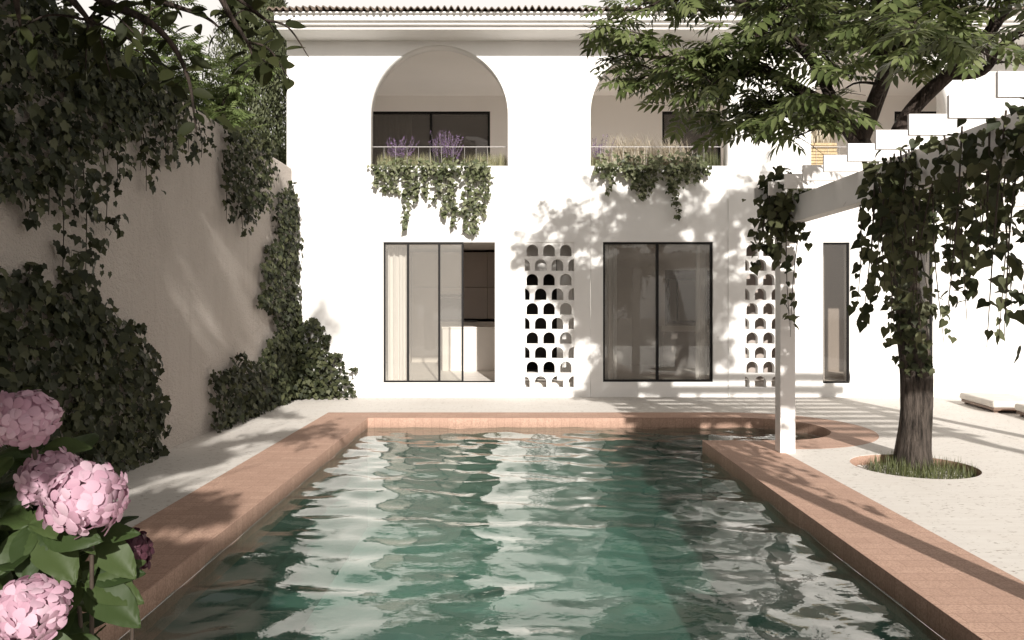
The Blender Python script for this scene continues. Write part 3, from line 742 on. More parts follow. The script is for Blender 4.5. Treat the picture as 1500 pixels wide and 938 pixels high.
wall_ivy('hanging_ivy', [[(318, 186), (348, 183), (392, 214), (388, 262), (377, 308), (362, 300), (352, 330), (342, 318), (333, 278), (326, 300), (318, 280)]],
         [S(323, 220, 326, 322, .10), S(345, 300, 350, 342, .12), S(358, 300, 360, 325, .1), S(376, 280, 377, 310, .1)],
         'separate ivy clump hanging from the wall top near the villa', 480, .078, .24)
# top growth: leaves standing on the coping of the wall
def top_growth(parent, y0, y1, n, h):
    y = rng.uniform(y0, y1, n); hh = h*(.5+.5*np.sin(y*3.1)+.3*np.sin(y*7.7+1))
    pos = np.stack([WX-.15+rng.normal(0, .13, n), y, 3.86+np.abs(rng.normal(0, .5, n))*np.clip(hh, .06, 9)], 1)
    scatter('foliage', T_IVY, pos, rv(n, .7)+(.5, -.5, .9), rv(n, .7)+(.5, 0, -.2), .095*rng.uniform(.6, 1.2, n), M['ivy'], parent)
hi = [o for o in COL.objects if o.name.startswith('hanging_ivy')]
top_growth(hi[0], 3.2, 7.4, 1500, .22); top_growth(hi[1], 9.2, 11.6, 260, .12)
# corner column, base clump and bush on the facade
wall_ivy('climbing_ivy', [[(409, 275), (420, 272), (428, 320), (428, 470), (428, 585), (396, 590), (384, 500), (395, 490), (395, 462), (387, 452), (370, 448), (379, 412), (372, 388), (385, 383), (382, 360), (396, 355), (398, 300)]], [S(418, 285, 415, 265, .1)],
         'tall ivy column climbing the wall corner beside the white villa', 480, .09, .17)
wall_ivy('climbing_ivy', [[(303, 545), (326, 539), (338, 518), (346, 518), (348, 532), (372, 528), (383, 500), (410, 480), (426, 583), (380, 601), (301, 633)]], [S(341, 535, 342, 516, .05)],
         'low clipped ivy clump at the far wall foot beside the paving', 560, .09, .22)
def facade_sample(pxs, dens): return polysample([(fx(a), max(.02, fz(c))) for a, c in pxs], dens)
t = thing('corner_shrub', (fx(460), FY-.2, 0), 'bushy ivy shrub spreading over the villa corner from the ground', 'shrub')
yz = np.concatenate([facade_sample([(422, 465), (437, 440), (446, 470), (462, 466), (484, 492), (480, 512), (503, 520), (508, 545), (520, 560), (525, 582), (422, 583)], 620), facade_sample([(425, 500), (470, 500), (495, 560), (500, 582), (425, 583)], 500)])
for a, c, e, g in ((425, 470, 440, 446), (455, 480, 462, 465), (470, 510, 486, 490), (480, 525, 504, 516), (495, 550, 527, 535)):
    s_ = rng.uniform(0, 1, 14); yz = np.concatenate([yz, np.stack([fx(a+(e-a)*s_)+rng.normal(0, .03, 14), fz(c+(g-c)*s_)], 1)])
n = len(yz); pos = np.stack([yz[:, 0], FY-.02-.42*rng.beta(1.3, 2, n)*np.clip(1.6-yz[:, 1], .25, 1.2), yz[:, 1]], 1)
scatter('foliage', T_IVY, pos, rv(n, .5)+(0.2, -1, .5), rv(n, .5)+(.2, -.2, -1), .085*rng.uniform(.6, 1.2, n), M['ivy'], t)
for e in ((440, 450), (462, 470), (486, 495), (503, 518)): MB().tube(*spline([(fx(430), FY-.12, 0), (fx(430+(e[0]-430)*.5), FY-.1, fz((583+e[1])/2)), (fx(e[0]), FY-.05, fz(e[1]))], [.012, .008, .004], 5), 5).build('stem', M['stem'], t, True)

# ------------------------------------------------------------------ balcony planting
def trailing(bay, band, strands, label, mats=('ivylight',)):
    t = thing('trailing_ivy', ((band[0][0]+band[0][1])/2 and fx((band[0][0]+band[0][1])/2), FY, SILL), label, 'ivy', 'ivy trailing over the balcony sills')
    pts = []
    for px0, px1, py0, py1, n in band:
        x = rng.uniform(fx(px0), fx(px1), n); z = rng.uniform(fz(py1), fz(py0), n)
        y = np.where(z > SILL, FY-.10+rng.uniform(0, .42, n), FY-rng.uniform(.02, .24, n)); pts.append(np.stack([x, y, z], 1))
    
    for px, py0, py1, w, n in strands:
        s_ = rng.uniform(0, 1, n)**1.15; ww = w*FY/F
        x = fx(px)+ww*.5*rng.normal(0, .55, n)*(1-.65*s_)+.03*np.sin(s_*5+px); z = fz(py0)+(fz(py1)-fz(py0))*s_
        y = FY-.03-np.abs(rng.normal(0, .09, n))*(1-.5*s_)-.03; pts.append(np.stack([x, y, z], 1))
        MB().tube(*spline([(fx(px), FY+.1, SILL+.02), (fx(px), FY-.06, SILL+.0), (fx(px)+.02*math.sin(2.5+px), FY-.05, (SILL+fz(py1))/2), (fx(px)+.03*math.sin(5+px), FY-.04, fz(py1))], [.005, .005, .004, .002], 5), 5).build('stem', M['stem'], t, True)
    pos = np.concatenate(pts); pos = pos[rng.random(len(pos)) < .72]; n = len(pos)
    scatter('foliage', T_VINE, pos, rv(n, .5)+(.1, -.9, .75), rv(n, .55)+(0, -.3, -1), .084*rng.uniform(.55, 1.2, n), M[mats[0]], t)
trailing(0, [(552, 716, 232, 262, 420), (548, 720, 238, 250, 200)],
         [(552, 243, 272, 14, 40), (563, 243, 281, 14, 55), (574, 245, 284, 12, 45), (585, 245, 283, 14, 50), (597, 245, 338, 18, 130), (608, 245, 300, 18, 70), (624, 245, 288, 14, 60), (640, 245, 300, 24, 110), (652, 245, 318, 24, 140), (664, 245, 332, 18, 110), (686, 240, 345, 26, 190), (698, 240, 342, 24, 190), (710, 243, 318, 20, 130)],
         'pale green ivy trailing in long tails over the sill of the left arch')
trailing(1, [(876, 1035, 222, 252, 460), (872, 1040, 236, 250, 200)],
         [(874, 243, 256, 12, 25), (886, 243, 262, 14, 40), (892, 245, 286, 12, 60), (915, 245, 262, 20, 60), (930, 245, 278, 28, 130), (942, 245, 294, 26, 150), (955, 245, 274, 24, 100), (978, 243, 282, 22, 110), (989, 243, 322, 18, 150), (1003, 243, 268, 16, 70), (1017, 243, 271, 14, 60), (1033, 243, 258, 16, 40)],
         'green ivy trailing over the sill of the middle arch below feather grass')
def grass_tuft(name, x, n, h, spread, mat, label, cat, group, arch=0.0, y=FY+.42, z=SILL-.012, w=1.6):
    t = thing(name, (x, y, z), label, cat, group)
    pp = np.stack([x+rng.normal(0, spread*.45, n), y+rng.normal(0, .05, n), np.full(n, z)], 1)
    off = (pp[:, :1]-x)/spread
    tip = np.concatenate([off*.55+rng.normal(0, .22, (n, 1))+arch*rng.choice((1, 1, 1, -.6), (n, 1)), rng.normal(-.15, .25, (n, 1)), np.ones((n, 1))], 1)
    nr = np.cross(np.cross(tip, (0, 0, 1.)), tip)+rv(n, .05)
    scatter('blade', T_PLUME if arch else T_BLADE, pp, -nr, tip, h*rng.uniform(.6, 1.1, n), M[mat], t, wscale=rng.uniform(.7, 1.2, n)*w*.6/h*.35*(2.2 if arch else 1))
    return t
def lavender(x, n, h, label, y=FY+.36):
    t = thing('lavender', (x, y, SILL), label, 'lavender', 'lavender in the balcony planters')
    sb_ = MB(); fp = []
    for _ in range(n):
        bx = x+random.gauss(0, .06); by = y+random.gauss(0, .04); dx = (bx-x)*1.6+random.gauss(0, .08); hh = h*random.uniform(.65, 1.1)
        tp = np.array((bx+dx, by+random.gauss(-.02, .04), SILL-.01+hh)); bs = np.array((bx, by, SILL-.02))
        sb_.tube([bs, (bs+tp)/2+(0.0, 0, .02), tp], [.003, .0025, .002], 4)
        for s_ in np.linspace(.5, 1.02, 16): fp.append(bs+(tp-bs)*s_)
    sb_.build('stem', M['grass'], t)
    fp = np.array(fp); m = len(fp); fp = np.repeat(fp, 3, 0)+rng.normal(0, .006, (m*3, 3)); m *= 3
    scatter('flower_spike', T_SMALL, fp, rv(m)+(0, -.5, .3), rv(m, .6)+(0, 0, 1), rng.uniform(.018, .03, m), M['lavender'], t)
for px in (556, 566, 592, 606, 620, 690, 704, 718, 731, 740):
    grass_tuft('grass_tuft', min(max(fx(px), BAY[0][0]+.09), BAY[0][1]-.09), 130, .33, .16, 'palegrass', 'small tuft of pale grass in the planter of the left arch', 'grass tuft', 'grass tufts in the left arch')
lavender(fx(578), 22, .56, 'smaller purple lavender at the left end of the left arch planter')
lavender(fx(650), 36, .62, 'larger purple lavender in the middle of the left arch planter')
lavender(fx(877), 18, .54, 'purple lavender at the left end of the middle arch planter')
grass_tuft('feather_grass', fx(918), 420, .56, .3, 'plume', 'pale feather grass beside the lavender of the middle arch', 'feather grass', 'feather grass on the balconies', .45)
grass_tuft('feather_grass', fx(948), 420, .56, .3, 'plume', 'pale feather grass in the centre of the middle arch', 'feather grass', 'feather grass on the balconies', .5)
grass_tuft('feather_grass', fx(995), 360, .55, .3, 'plume', 'shaded feather grass in front of the dark door of the middle arch', 'feather grass', 'feather grass on the balconies', .35)
for px in (870, 882, 1036, 1046, 1057):
    grass_tuft('grass_tuft', min(max(fx(px), BAY[1][0]+.09), BAY[1][1]-.09), 130, .36, .16, 'grass' if px > 1000 else 'palegrass', 'shaded dark tuft of grass at the right end of the middle arch' if px > 1000 else 'small pale tuft of grass below the lavender of the middle arch', 'grass tuft', 'grass tufts in the middle arch')
# wicker planter in the right arch
wk = thing('wicker_planter', (fx(1206), FY+.40, SILL), 'pale woven planter standing in the right arch behind the tree', 'planter')
wb = MB()
for r in range(9):
    z = SILL-.01+r*.052; wb.box(BAY[2][0]+.02, BAY[2][0]+.56+.012*(r % 2), FY+.285, FY+.56, z, z+.043)
wb.build('woven_body', M['wicker'], wk)
grass_tuft('feather_grass', fx(1212), 260, .42, .3, 'plume', 'feather grass growing out of the woven planter in the right arch', 'feather grass', 'feather grass on the balconies', .3, z=SILL+.44)
# ------------------------------------------------------------------ trees
def infr(p, m=0.0):   # whether the photo's frame would show the point
    return (p[1] > .3) & (abs(p[0]) < .6775*p[1]+m) & (p[2] < CAMZ+.404*p[1]+m)
def branchy(limbs, sec_len, sec_gap, leaf_gap, tmpl, lsize, droop, start=.25, twigs=3, seed=1, up=.15, cull=None, flat=.6, rootup=.3):
    """Secondary branches and twigs along limb splines; returns tubes and leaf arrays."""
    rnd = random.Random(seed); tubes = []; lp, ln_, lt = [], [], []
    for pts, rad, st in limbs:
        sp, sr = spline(pts, rad, 8); tubes.append((sp, sr, 9))
        seg = [np.linalg.norm(sp[i+1]-sp[i]) for i in range(len(sp)-1)]; tot = sum(seg); acc = 0; nxt = tot*st
        for i in range(len(sp)-1):
            acc += seg[i]
            while acc >= nxt:
                tdir = (sp[i+1]-sp[i])/(seg[i]+1e-9)
                d = tdir*.55+np.array([rnd.gauss(0, .7), rnd.gauss(0, .7), rnd.gauss(up, .45*flat)]); d /= np.linalg.norm(d)
                L = sec_len*rnd.uniform(.45, 1.1)*(1-.35*acc/tot)
                b0 = sp[i]; b1 = b0+d*L*.5+np.array([0, 0, .06*L]); b2 = b0+d*L+np.array([0, 0, -.12*L])
                bp, br = spline([b0, b1, b2], [min(sr[i]*.5, .018), .010, .004], 5); tubes.append((bp, br, 5))
                for j in range(2, len(bp)):
                    for _ in range(twigs if j > 3 else 1):
                        td = d*.4+np.array([rnd.gauss(0, .6), rnd.gauss(0, .6), rnd.gauss(-.05, .35)]); td /= np.linalg.norm(td)
                        tl = rnd.uniform(.12, .34); tp = bp[j]+td*tl
                        if rnd.random() < .5: tubes.append(([bp[j], bp[j]+td*tl*.5+(0, 0, .01), tp], [.004, .003, .002], 4))
                        for q in range(leaf_gap):
                            p = bp[j]+td*tl*rnd.uniform(.3, 1.0)
                            if cull is not None and cull(p): continue
                            ld = td*.6+np.array([rnd.gauss(0, .5), rnd.gauss(0, .5), rnd.gauss(-droop, .35)])
                            lp.append(p); lt.append(ld); ln_.append(np.array([rnd.gauss(0, .45), rnd.gauss(-.25, .45), 1.0]))
                nxt += sec_gap*rnd.uniform(.7, 1.3)
    return tubes, np.array(lp), np.array(ln_), np.array(lt)

rt = thing('courtyard_tree', (4.08, 7.70, -.1), 'leafy tree with gnarled trunk growing from the round pit in the paving', 'tree')
tp_, tr_ = spline([(4.08, 7.70, -.12), (4.08, 7.70, .10), P(1341, 600, 7.7), P(1342, 540, 7.68), P(1336, 480, 7.65), P(1328, 420, 7.6), P(1316, 350, 7.55), P(1298, 285, 7.45), P(1272, 235, 7.35), P(1258, 205, 7.3)],
                  [.20, .165, .145, .152, .136, .124, .114, .105, .098, .09], 8)
MB().tube(tp_, tr_, 22, .055).build('trunk', M['bark'], rt, True)
FK = P(1258, 208, 7.3)
limbs = [
 ([FK, P(1225, 165, 7.4), P(1191, 144, 7.6), P(1118, 104, 7.9), P(1050, 93, 8.2), P(978, 86, 8.45), P(920, 80, 8.6)], [.085, .075, .07, .055, .04, .025, .012], .30),
 ([P(1118, 104, 7.9), P(1060, 108, 8.1), P(1009, 107, 8.3), P(950, 104, 8.5)], [.045, .035, .026, .01], .15),
 ([FK, P(1215, 172, 7.5), P(1160, 158, 7.8), P(1126, 153, 8.0), P(1085, 172, 8.3)], [.06, .045, .035, .028, .012], .35),
 ([FK, P(1278, 160, 7.3), P(1300, 90, 7.2), P(1290, 20, 7.2), P(1255, -70, 7.2), P(1230, -160, 7.2)], [.09, .08, .07, .055, .04, .015], .25),
 ([P(1285, 262, 7.4), P(1330, 170, 7.35), P(1387, 111, 7.2), P(1420, 82, 7.1), P(1455, 40, 7.0), P(1482, -5, 6.9), P(1530, -110, 6.8)], [.085, .075, .07, .06, .055, .045, .015], .40),
 ([P(1387, 111, 7.2), P(1440, 105, 7.0), P(1478, 55, 6.7), P(1540, 30, 6.4)], [.045, .038, .03, .012], .4),
 ([P(1225, 165, 7.4), P(1190, 90, 7.7), P(1120, 20, 7.9), P(1060, -5, 8.1), P(990, -5, 8.3), P(930, 20, 8.4)], [.06, .05, .04, .03, .02, .01], .2),
 ([P(1290, 60, 7.2), P(1330, -10, 6.9), P(1380, -110, 6.6)], [.05, .04, .012], .2),
 ([P(1278, 160, 7.3), P(1300, 100, 6.8), P(1320, 60, 6.3), P(1345, 40, 5.8)], [.05, .04, .03, .012], .25),
 ([P(1190, 90, 7.7), P(1165, 60, 7.3), P(1140, 35, 6.9)], [.04, .03, .012], .2),
 ([P(1300, 90, 7.2), P(1240, 40, 7.8), P(1180, -20, 8.4), P(1130, -90, 9.0)], [.05, .04, .03, .012], .3),
 ([P(1300, 90, 7.2), P(1350, 20, 7.8), P(1400, -60, 8.6)], [.05, .035, .012], .3),
 ([P(1255, -70, 7.2), P(1190, -120, 7.6), P(1130, -140, 8.0)], [.04, .025, .01], .15),
 ([P(1255, -70, 7.2), P(1350, -180, 7.2), P(1450, -230, 7.2)], [.04, .025, .01], .15),
 ([P(1258, 215, 7.3), P(1235, 190, 7.0), P(1225, 178, 6.7), P(1228, 180, 6.4)], [.04, .03, .02, .01], .3),
]
tubes, lp, ln_, lt = branchy(limbs, .95, .15, 2, T_COMP, .3, .55, twigs=2, seed=3)
ok = rng.random(len(lp)) < np.where(lp[:, 2] > CAMZ+.42*lp[:, 1], .52, .40); lp, ln_, lt = lp[ok], ln_[ok], lt[ok]
low = lambda p: CAMZ+(447-np.interp(750+p[:, 0]*F/p[:, 1], [860, 880, 950, 1050, 1100, 1140, 1190, 1240, 1300, 1340, 1420, 1500], [-900, 150, 172, 205, 240, 215, 205, 195, 165, 150, 105, 60]))*p[:, 1]/F
ok = lp[:, 2]-.12 > low(lp); lp, ln_, lt = lp[ok], ln_[ok], lt[ok]   # the crown is lifted clear of the pergola
bb = MB()
for p_, r_, k_ in tubes[:]: bb.tube(p_, r_, k_)
bb.build('limb', M['darkbark'], rt, True)
scatter('crown', T_COMP, lp, ln_, lt, rng.uniform(.24, .42, len(lp)), M['treeleaf'], rt)
print('courtyard tree leaves', len(lp))
# ivy on the trunk
t = thing('trunk_ivy', (4.05, 7.5, .9), 'ivy creeping up the trunk of the courtyard tree', 'ivy')
pts = []
for i in range(230):
    s_ = random.uniform(.33, .85); p = np.array(tp_[int(s_*len(tp_))]); rr = tr_[int(s_*len(tp_))]; a = random.gauss(-2.2, .6)
    pts.append(p+np.array([math.cos(a), math.sin(a), 0])*(rr+.02+random.uniform(0, .05))+(0, 0, random.uniform(-.05, .05)))
pts = np.array(pts); n = len(pts)
scatter('foliage', T_IVY, pts, rv(n, .4)+(-.3, -1, .4), rv(n, .4)+(0, -.1, -1), .085*rng.uniform(.6, 1.2, n), M['ivy'], t)

# pergola vines
def vine(label, sources, top, size, mat='vine', name='pergola_vine'):
    t = thing(name, (2.95, sources[0][1], 2.66), label, 'vine', 'vines on the pergola'); pts = []
    for x, y, z0, L, w, n in sources:
        s_ = rng.uniform(0, 1, n)**1.1; sw = rng.uniform(0, 6); dx, dy = rng.normal(0, .10*L, 2)
        px = x+dx*s_+.03*np.sin(6*s_+sw)+rng.normal(0, w, n)*(1-.6*s_); py = y+dy*s_+rng.normal(0, w, n)*(1-.6*s_)
        pts.append(np.stack([px, py, z0-L*s_], 1))
        MB().tube(*spline([(x, y, z0+.03), (x+dx*.5+.03*math.sin(3+sw), y+dy*.5, z0-L*.5), (x+dx, y+dy, z0-L)], [.007, .005, .002], 5), 5).build('stem', M['stem'], t, True)
    for x0, x1, y0, y1, z0, z1, n in top: pts.append(np.stack([rng.uniform(x0, x1, n), rng.uniform(y0, y1, n), rng.uniform(z0, z1, n)], 1))
    pos = np.concatenate(pts); pos = pos[rng.random(len(pos)) < .82]; n = len(pos)
    scatter('foliage', T_VINE, pos, rv(n, .55)+(-.15, -.9, .45), rv(n, .5)+(-.2, -.1, -1), size*rng.uniform(.55, 1.2, n), M[mat], t)
    return t
src = [(2.80+random.gauss(0, .07), 7.75+random.gauss(0, .16), 2.72, random.uniform(.3, .75), .09, 22) for _ in range(14)]
src += [(2.80, 7.72, 2.4, 1.05, .03, 16), (2.95, 7.70, 2.5, 1.25, .03, 18), (2.62, 7.7, 2.62, .45, .03, 12)]
vine('dark vine clump hanging over the far pergola post', src, [(2.62, 3.05, 7.4, 8.05, 2.55, 2.95, 190)], .105)
src = []
for _ in range(40):
    y = random.uniform(3.35, 6.5); x = (3.02 if y > 5.6 else 2.74)+abs(random.gauss(0, .33)); src.append((x, y, 2.62, random.uniform(.3, .95)*(1.05 if y < 5.7 else .8), .08, 26))
for _ in range(36):
    y = random.uniform(3.3, 6.1); x = 2.76+abs(random.gauss(0, .25)); src.append((x, y, 2.66, random.uniform(.85, 1.5), .035, 24))
src += [(3.0, 3.45, 2.6, 1.5, .05, 44), (2.92, 6.35, 2.5, .95, .03, 20), (3.25, 4.1, 2.6, 1.15, .04, 26)]
vine('large dark vine curtain hanging from the pergola beam around the tree trunk', src, [(2.98, 4.4, 3.2, 6.3, 2.42, 2.80, 280), (2.70, 2.84, 3.2, 5.75, 2.36, 2.72, 170), (3.9, 5.8, 3.2, 7.0, 2.80, 2.95, 350)], .094)

# shade tree on the left behind the camera, its boughs reach into the top of the picture
st = thing('shade_tree', (-2.9, -.9, 0), 'dark broad leaved tree reaching boughs over the garden wall', 'tree')
tk, tkr = spline([(-2.9, -.9, -.1), (-2.95, -.85, 1.2), (-2.8, -.7, 2.6), (-2.7, -.6, 4.0), (-2.6, -.5, 6.0)], [.2, .17, .15, .11, .04], 6)
MB().tube(tk, tkr, 14, .03).build('trunk', M['darkbark'], st, True)
bough = [
 ([(-2.8, -.7, 2.7), (-2.5, 1.0, 3.2), P(60, -70, 3.0), P(150, 0, 3.3), P(215, 30, 3.35), P(255, 70, 3.4), P(277, 120, 3.4), P(284, 165, 3.4), P(288, 195, 3.4)], [.09, .06, .04, .022, .016, .012, .008, .005, .003]),
 ([(-2.75, -.6, 3.2), (-2.0, 1.2, 3.4), P(230, -80, 3.2), P(310, -20, 3.4), P(338, 25, 3.45), P(362, 62, 3.5), P(372, 90, 3.5)], [.08, .05, .03, .018, .012, .007, .003]),
 ([P(160, -30, 3.3), P(230, 0, 3.4), P(300, 25, 3.5), P(330, 50, 3.5)], [.02, .014, .008, .003]),
 ([P(310, -20, 3.4), P(350, 0, 3.5), P(390, 30, 3.6), P(402, 48, 3.6)], [.014, .009, .006, .003]),
 ([P(60, -70, 3.0), P(90, -20, 3.1), P(130, 30, 3.3), P(150, 60, 3.4)], [.03, .02, .01, .004]),
 ([P(0, -120, 2.9), P(20, -20, 3.0), P(30, 40, 3.1)], [.03, .015, .004]),
 ([P(338, 25, 3.45), P(365, 65, 3.8), P(385, 88, 4.1), P(398, 95, 4.3)], [.01, .007, .005, .003]),
]
bb = MB(); lp = []; lt = []; ln_ = []
def leafy(pts, r, per=14, gap=.05, start=.3):
    sp, sr = spline(pts, r, per); bb.tube(sp, sr, 7)
    L = 0; side = 1
    for i in range(1, len(sp)):
        seg = sp[i]-sp[i-1]; sl = np.linalg.norm(seg); L += sl
        if sp[i][1] < 2.0: continue
        while L > gap:
            L -= gap; side *= -1; td = seg/(sl+1e-9)
            for _ in range(2):
                sd = np.cross(td, (0, 1, 0))*side; sd /= np.linalg.norm(sd)+1e-9
                ld = td*.5+sd*.9+np.array([random.gauss(0, .3), random.gauss(0, .5), random.gauss(-.25, .3)])
                off = norm(ld)*random.uniform(.0, .10) if random.random() < .6 else np.zeros(3)
                if random.random() < .62:
                    lp.append(sp[i]+off); lt.append(ld); ln_.append(np.array([random.gauss(0, .5), random.gauss(-.75, .4), random.gauss(.6, .4)]))
for p_, r_ in bough: leafy(p_, r_)
for k in range(12):
    b_ = random.choice(bough[:5])[0]; s0 = np.array(b_[random.randrange(2, len(b_)-1)]); d = np.array([random.gauss(.02, .22), random.gauss(.05, .2), random.gauss(-.05, .14)])
    leafy([s0, s0+d*.6+(0, 0, .03), s0+d*1.15+(0, 0, -.05)], [.007, .005, .002], 6, .05)
lp = np.array(lp); lt = np.array(lt); ln_ = np.array(ln_)
ok = lp[:, 2] > CAMZ+.404*lp[:, 1]-.75+.35*(lp[:, 0] < -1.9)*0
ok &= lp[:, 0] < -.285*lp[:, 1]
lp, lt, ln_ = lp[ok], lt[ok], ln_[ok]
scatter('bough_leaf', T_OVATE, lp, ln_, lt, rng.uniform(.075, .115, len(lp)), M['bigleaf'], st)
# crown: clusters of leaves on limbs, above and beside what the photo shows
cl = []
for k in range(150):
    s_ = random.random(); z = 2.3+6.4*s_; cx = -2.75+random.gauss(0, .45)+.10*(z-3); cy = -.6+random.gauss(0, .7); cl.append((cx, cy, z, random.uniform(.22, .45)))
for k in range(140): cl.append((random.uniform(-3.3, -1.15), random.gauss(-.55, .25), random.uniform(1.65, 3.0), random.uniform(.16, .34)))
for k in range(16): cl.append((random.uniform(-2.5, -1.4), random.gauss(-.5, .25), random.uniform(3.0, 4.4), random.uniform(.14, .30)))
cl += [(-1.02, .40, 2.06, .17), (-1.10, .45, 1.96, .15), (-1.2, .3, 1.95, .2), (-1.35, .5, 1.8, .25), (-1.0, .2, 2.2, .2), (-1.12, .55, 2.1, .2), (-.98, .42, 1.98, .14), (-.95, -.1, 2.32, .2)]  # unseen leaf clusters put in to shade the topmost bloom
for k in range(165):
    y_ = random.uniform(1.0, 3.7); cl.append((random.uniform(-3.7, -.62*y_+.05 if y_ > 1.8 else -1.7), y_, CAMZ+.404*y_+random.uniform(.2, 1.1), random.uniform(.2, .38)))  # overhead canopy added out of view to cut skylight on the left
cp_, ends = [], []
for cx, cy, z, r in cl:
    m = int(520*r); d = norm(rv(m))*rng.uniform(.2, 1, (m, 1))**.5*r*(1.15, 1.15, .8); cp_.append(np.array([cx, cy, z])+d)
    i = min(len(tk)-1, int(len(tk)*min(.95, z/6.6))); bb.tube(*spline([tk[i], (np.array(tk[i])+(cx, cy, z))/2+(0, 0, .1), (cx, cy, z)], [.02, .012, .004], 4), 5)
cp_ = np.concatenate(cp_); ok = np.array([not infr(p, .15) for p in cp_]); cp_ = cp_[ok]; n = len(cp_)
# openings cut in the unseen crown so that light falls through them in patches on the walkway and in shafts on the wall
tt = cp_[:, 2]/.49; gxx = cp_[:, 0]-.177*tt; gyy = cp_[:, 1]+tt
sp_ = np.sin(2.3*gxx+1.3*gyy)+np.sin(1.9*gyy-3.3*gxx+1)+.7*np.sin(4.1*gyy+2.2*gxx+2)
gone = (gxx > -3.6) & (gyy > 5.0) & (gyy < 12) & (sp_ < np.where(gxx > -2.7, .9, .55))
tw = (cp_[:, 0]-WX)/.177; wy = cp_[:, 1]+tw; wz = cp_[:, 2]-.49*tw
for y0, z0, sl, hw, l in ((8.2, 2.45, -.95, .24, 1.5), (8.4, 1.75, -.95, .18, 1.2), (9.4, 2.6, -.9, .14, 1.5)):
    gone |= (np.abs(wz-(z0+sl*(wy-y0))) < hw) & (wy > y0-.25) & (wy < y0+l)
gone |= (wy > 11.2) & (wz > .4)
cp_ = cp_[~gone]; n = len(cp_)
scatter('crown', T_OVATE, cp_, rv(n, .6)+(0, 0, .8), rv(n, .7)+(0, 0, -.4), rng.uniform(.09, .14, n), M['bigleaf'], st)
bb.build('bough', M['darkbark'], st, True)
print('shade tree leaves', n, len(lp))

# cypress and light trees beyond the garden wall
def cypress(x, y, h, r, label, n):
    t = thing('cypress', (x, y, 0), label, 'cypress', 'trees beyond the garden wall')
    MB().tube([(x, y, -.05), (x, y, h*.5), (x, y, h*.92)], [.14, .09, .02], 8).build('trunk', M['darkbark'], t, True)
    z = rng.uniform(.02, 1, n)**.9; a = rng.uniform(0, 6.283, n)
    prof_ = r*np.clip(np.sin(np.pi*np.clip(z*.86+.12, 0, 1))**.55, .05, 1)*(1+.22*np.sin(a*3+z*23)+.12*np.sin(a*7-z*41)); rr = prof_*rng.uniform(.35, 1, n)**.5
    pos = np.stack([x+rr*np.cos(a), y+rr*np.sin(a), .3+z*(h-.3)], 1); out = np.stack([np.cos(a), np.sin(a), np.zeros(n)], 1)
    scatter('crown', T_LENS, pos, out+rv(n, .5), out*.35+rv(n, .25)+(0, 0, 1), rng.uniform(.05, .11, n), M['cypress'], t)
cypress(-5.25, 15.3, 9.2, .82, 'tall narrow cypress beyond the garden wall beside the villa', 38000)
cypress(-5.45, 17.6, 8.6, .6, 'second cypress just behind the villa corner', 16000)
def fartree(x, y, h, seed, label, spread=1.3):
    t = thing('garden_tree', (x, y, 0), label, 'tree', 'trees beyond the garden wall'); rnd = random.Random(seed)
    tp2, tr2 = spline([(x, y, -.05), (x+.05, y, h*.3), (x, y+.1, h*.55)], [.11, .09, .06], 5); MB().tube(tp2, tr2, 10).build('trunk', M['darkbark'], t, True)
    lm = []
    for k in range(7):
        a = k*.9+rnd.uniform(0, .5); e = np.array([x+spread*math.cos(a), y+spread*math.sin(a), h*rnd.uniform(.72, 1.0)]); b0 = np.array(tp2[-1-(k % 3)])
        lm.append(([b0, (b0+e)/2+(0, 0, .25), e], [.05, .03, .01], .25))
    tb, a1, a2, a3 = branchy(lm, .8, .15, 2, T_COMP2, .3, .35, twigs=2, seed=seed)
    m = MB()
    for p_, r_, k_ in tb: m.tube(p_, r_, k_)
    m.build('limb', M['darkbark'], t, True)
    scatter('crown', T_COMP2, a1, a2, a3, rng.uniform(.24, .36, len(a1)), M['backleaf'], t)
fartree(-5.5, 12.2, 6.0, 21, 'bright green feathery tree peeking over the wall left of the cypress')
fartree(-5.7, 10.4, 5.5, 22, 'bright green feathery tree behind the hanging leaves over the wall')
fartree(-8.8, 14.5, 6.6, 23, 'taller far tree behind the ivy covered wall top', 1.8)

# ------------------------------------------------------------------ hydrangea
hy = thing('hydrangea', (-1.15, 1.95, 0), 'hydrangea bush with big pink flower heads at the pool edge', 'hydrangea')
HEADS = [(P(128, 731, 1.85), .098, 'petal'), (P(78, 702, 1.99), .088, 'petal'), (P(36, 612, 1.92), .085, 'petal'), (P(44, 893, 1.70), .083, 'petal'), (P(186, 812, 2.04), .066, 'petalshade')]
for c, r, mt in HEADS:
    r *= .9
    N = 56; k = np.arange(N)+.5; ph_ = np.arccos(1-2*k/N*.93); th_ = math.pi*(1+5**.5)*k
    d = np.stack([np.cos(th_)*np.sin(ph_), np.sin(th_)*np.sin(ph_), np.cos(ph_)], 1); ax = norm(np.array([.1, -.35, 1.0])); u = norm(np.cross(ax, (1, 0, 0))); w = np.cross(ax, u)
    d = norm(d[:, :1]*u+d[:, 1:2]*w+d[:, 2:]*ax+rv(N, .05)); rr = r*(1+rng.normal(0, .04, (N, 1))-.14)
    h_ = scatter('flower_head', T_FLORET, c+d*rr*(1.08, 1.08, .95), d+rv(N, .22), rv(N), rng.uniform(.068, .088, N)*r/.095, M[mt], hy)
    MB().tube(*spline([(-1.12+.25*(c[0]+1.1), 1.98, -.02), (c[0]*.6-.45, c[1]+.08, c[2]*.55), c+(0, .02, -.02)], [.006, .0055, .005], 5), 6).build('stem', M['stem'], hy, True)
lv_p, lv_t, lv_n, lv_s = [], [], [], []
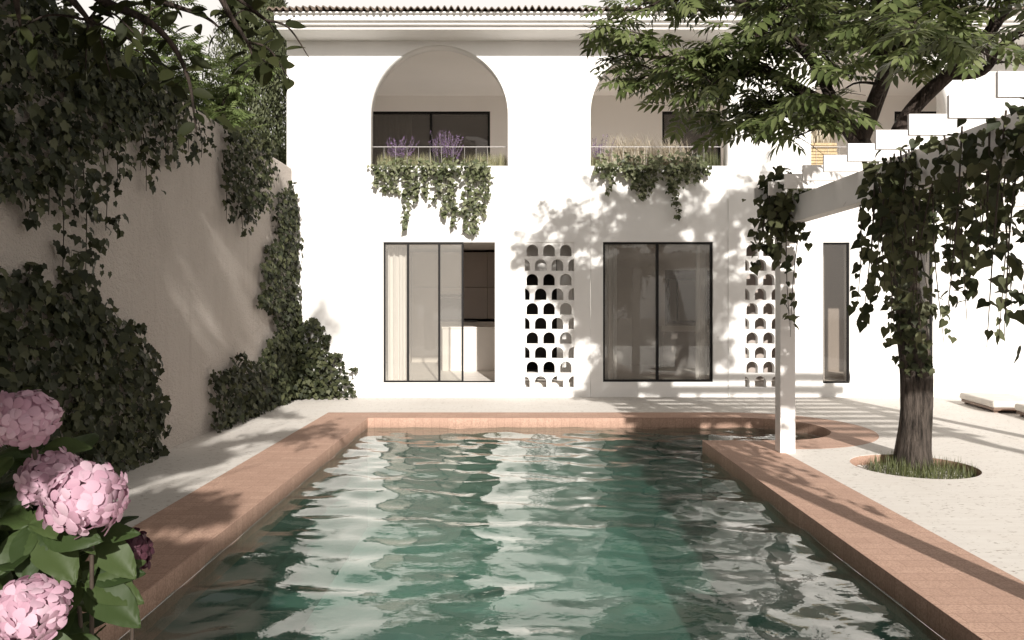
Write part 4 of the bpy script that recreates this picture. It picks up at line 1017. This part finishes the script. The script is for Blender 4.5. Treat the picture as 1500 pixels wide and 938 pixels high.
def hleaf(b0, t0, nrm_=(.1, -.6, .8)):
    a = P(*b0); c = P(*t0); lv_p.append(a); lv_t.append(c-a); lv_n.append(np.array(nrm_)+rng.normal(0, .08, 3)); lv_s.append(np.linalg.norm(c-a))
for b0, t0 in [((52, 772, 1.90), (-6, 838, 1.80)), ((54, 775, 1.90), (98, 826, 1.80)), ((46, 770, 1.9), (38, 826, 1.78)), ((50, 765, 1.92), (95, 720, 1.98)), ((46, 768, 1.92), (-20, 740, 1.95)), ((50, 765, 1.93), (45, 705, 1.95)),
               ((126, 847, 1.92), (203, 800, 1.96)), ((126, 849, 1.92), (201, 822, 1.93)), ((124, 852, 1.91), (190, 848, 1.86)), ((126, 856, 1.91), (185, 880, 1.82)), ((122, 848, 1.93), (60, 838, 1.95)), ((120, 852, 1.92), (100, 900, 1.86)),
               ((140, 786, 1.92), (199, 772, 1.93)), ((140, 784, 1.95), (196, 742, 2.02)), ((140, 790, 1.95), (170, 800, 1.85)),
               ((15, 940, 1.70), (95, 965, 1.62)), ((100, 930, 1.85), (150, 985, 1.80)), ((60, 660, 2.0), (110, 690, 2.08)), ((20, 670, 1.98), (-30, 700, 1.9)), ((30, 665, 2.02), (70, 650, 2.1))]:
    hleaf(b0, t0, (random.uniform(-.1, .3), -.62, .75))
n = 800   # inner foliage, lower and further back
pp = np.stack([rng.normal(-1.32, .20, n), rng.normal(2.14, .17, n), rng.uniform(.08, 1.12, n)], 1); pp = pp[(pp[:, 0] < -1.0-.25*(pp[:, 2] < .85)*0) & (pp[:, 0]+.42*pp[:, 1] < -.34)]
m = len(pp); tdir = norm(pp-np.array([-1.3, 2.1, .5]))*(1, 1, .4)+rv(m, .35)+(0, 0, -.25)
scatter('foliage', T_HYD, np.concatenate([np.array(lv_p), pp]), np.concatenate([np.array(lv_n), rv(m, .35)+(.1, -.35, .9)]), np.concatenate([np.array(lv_t), tdir]), np.concatenate([np.array(lv_s), rng.uniform(.10, .16, m)]), M['hydleaf'], hy)
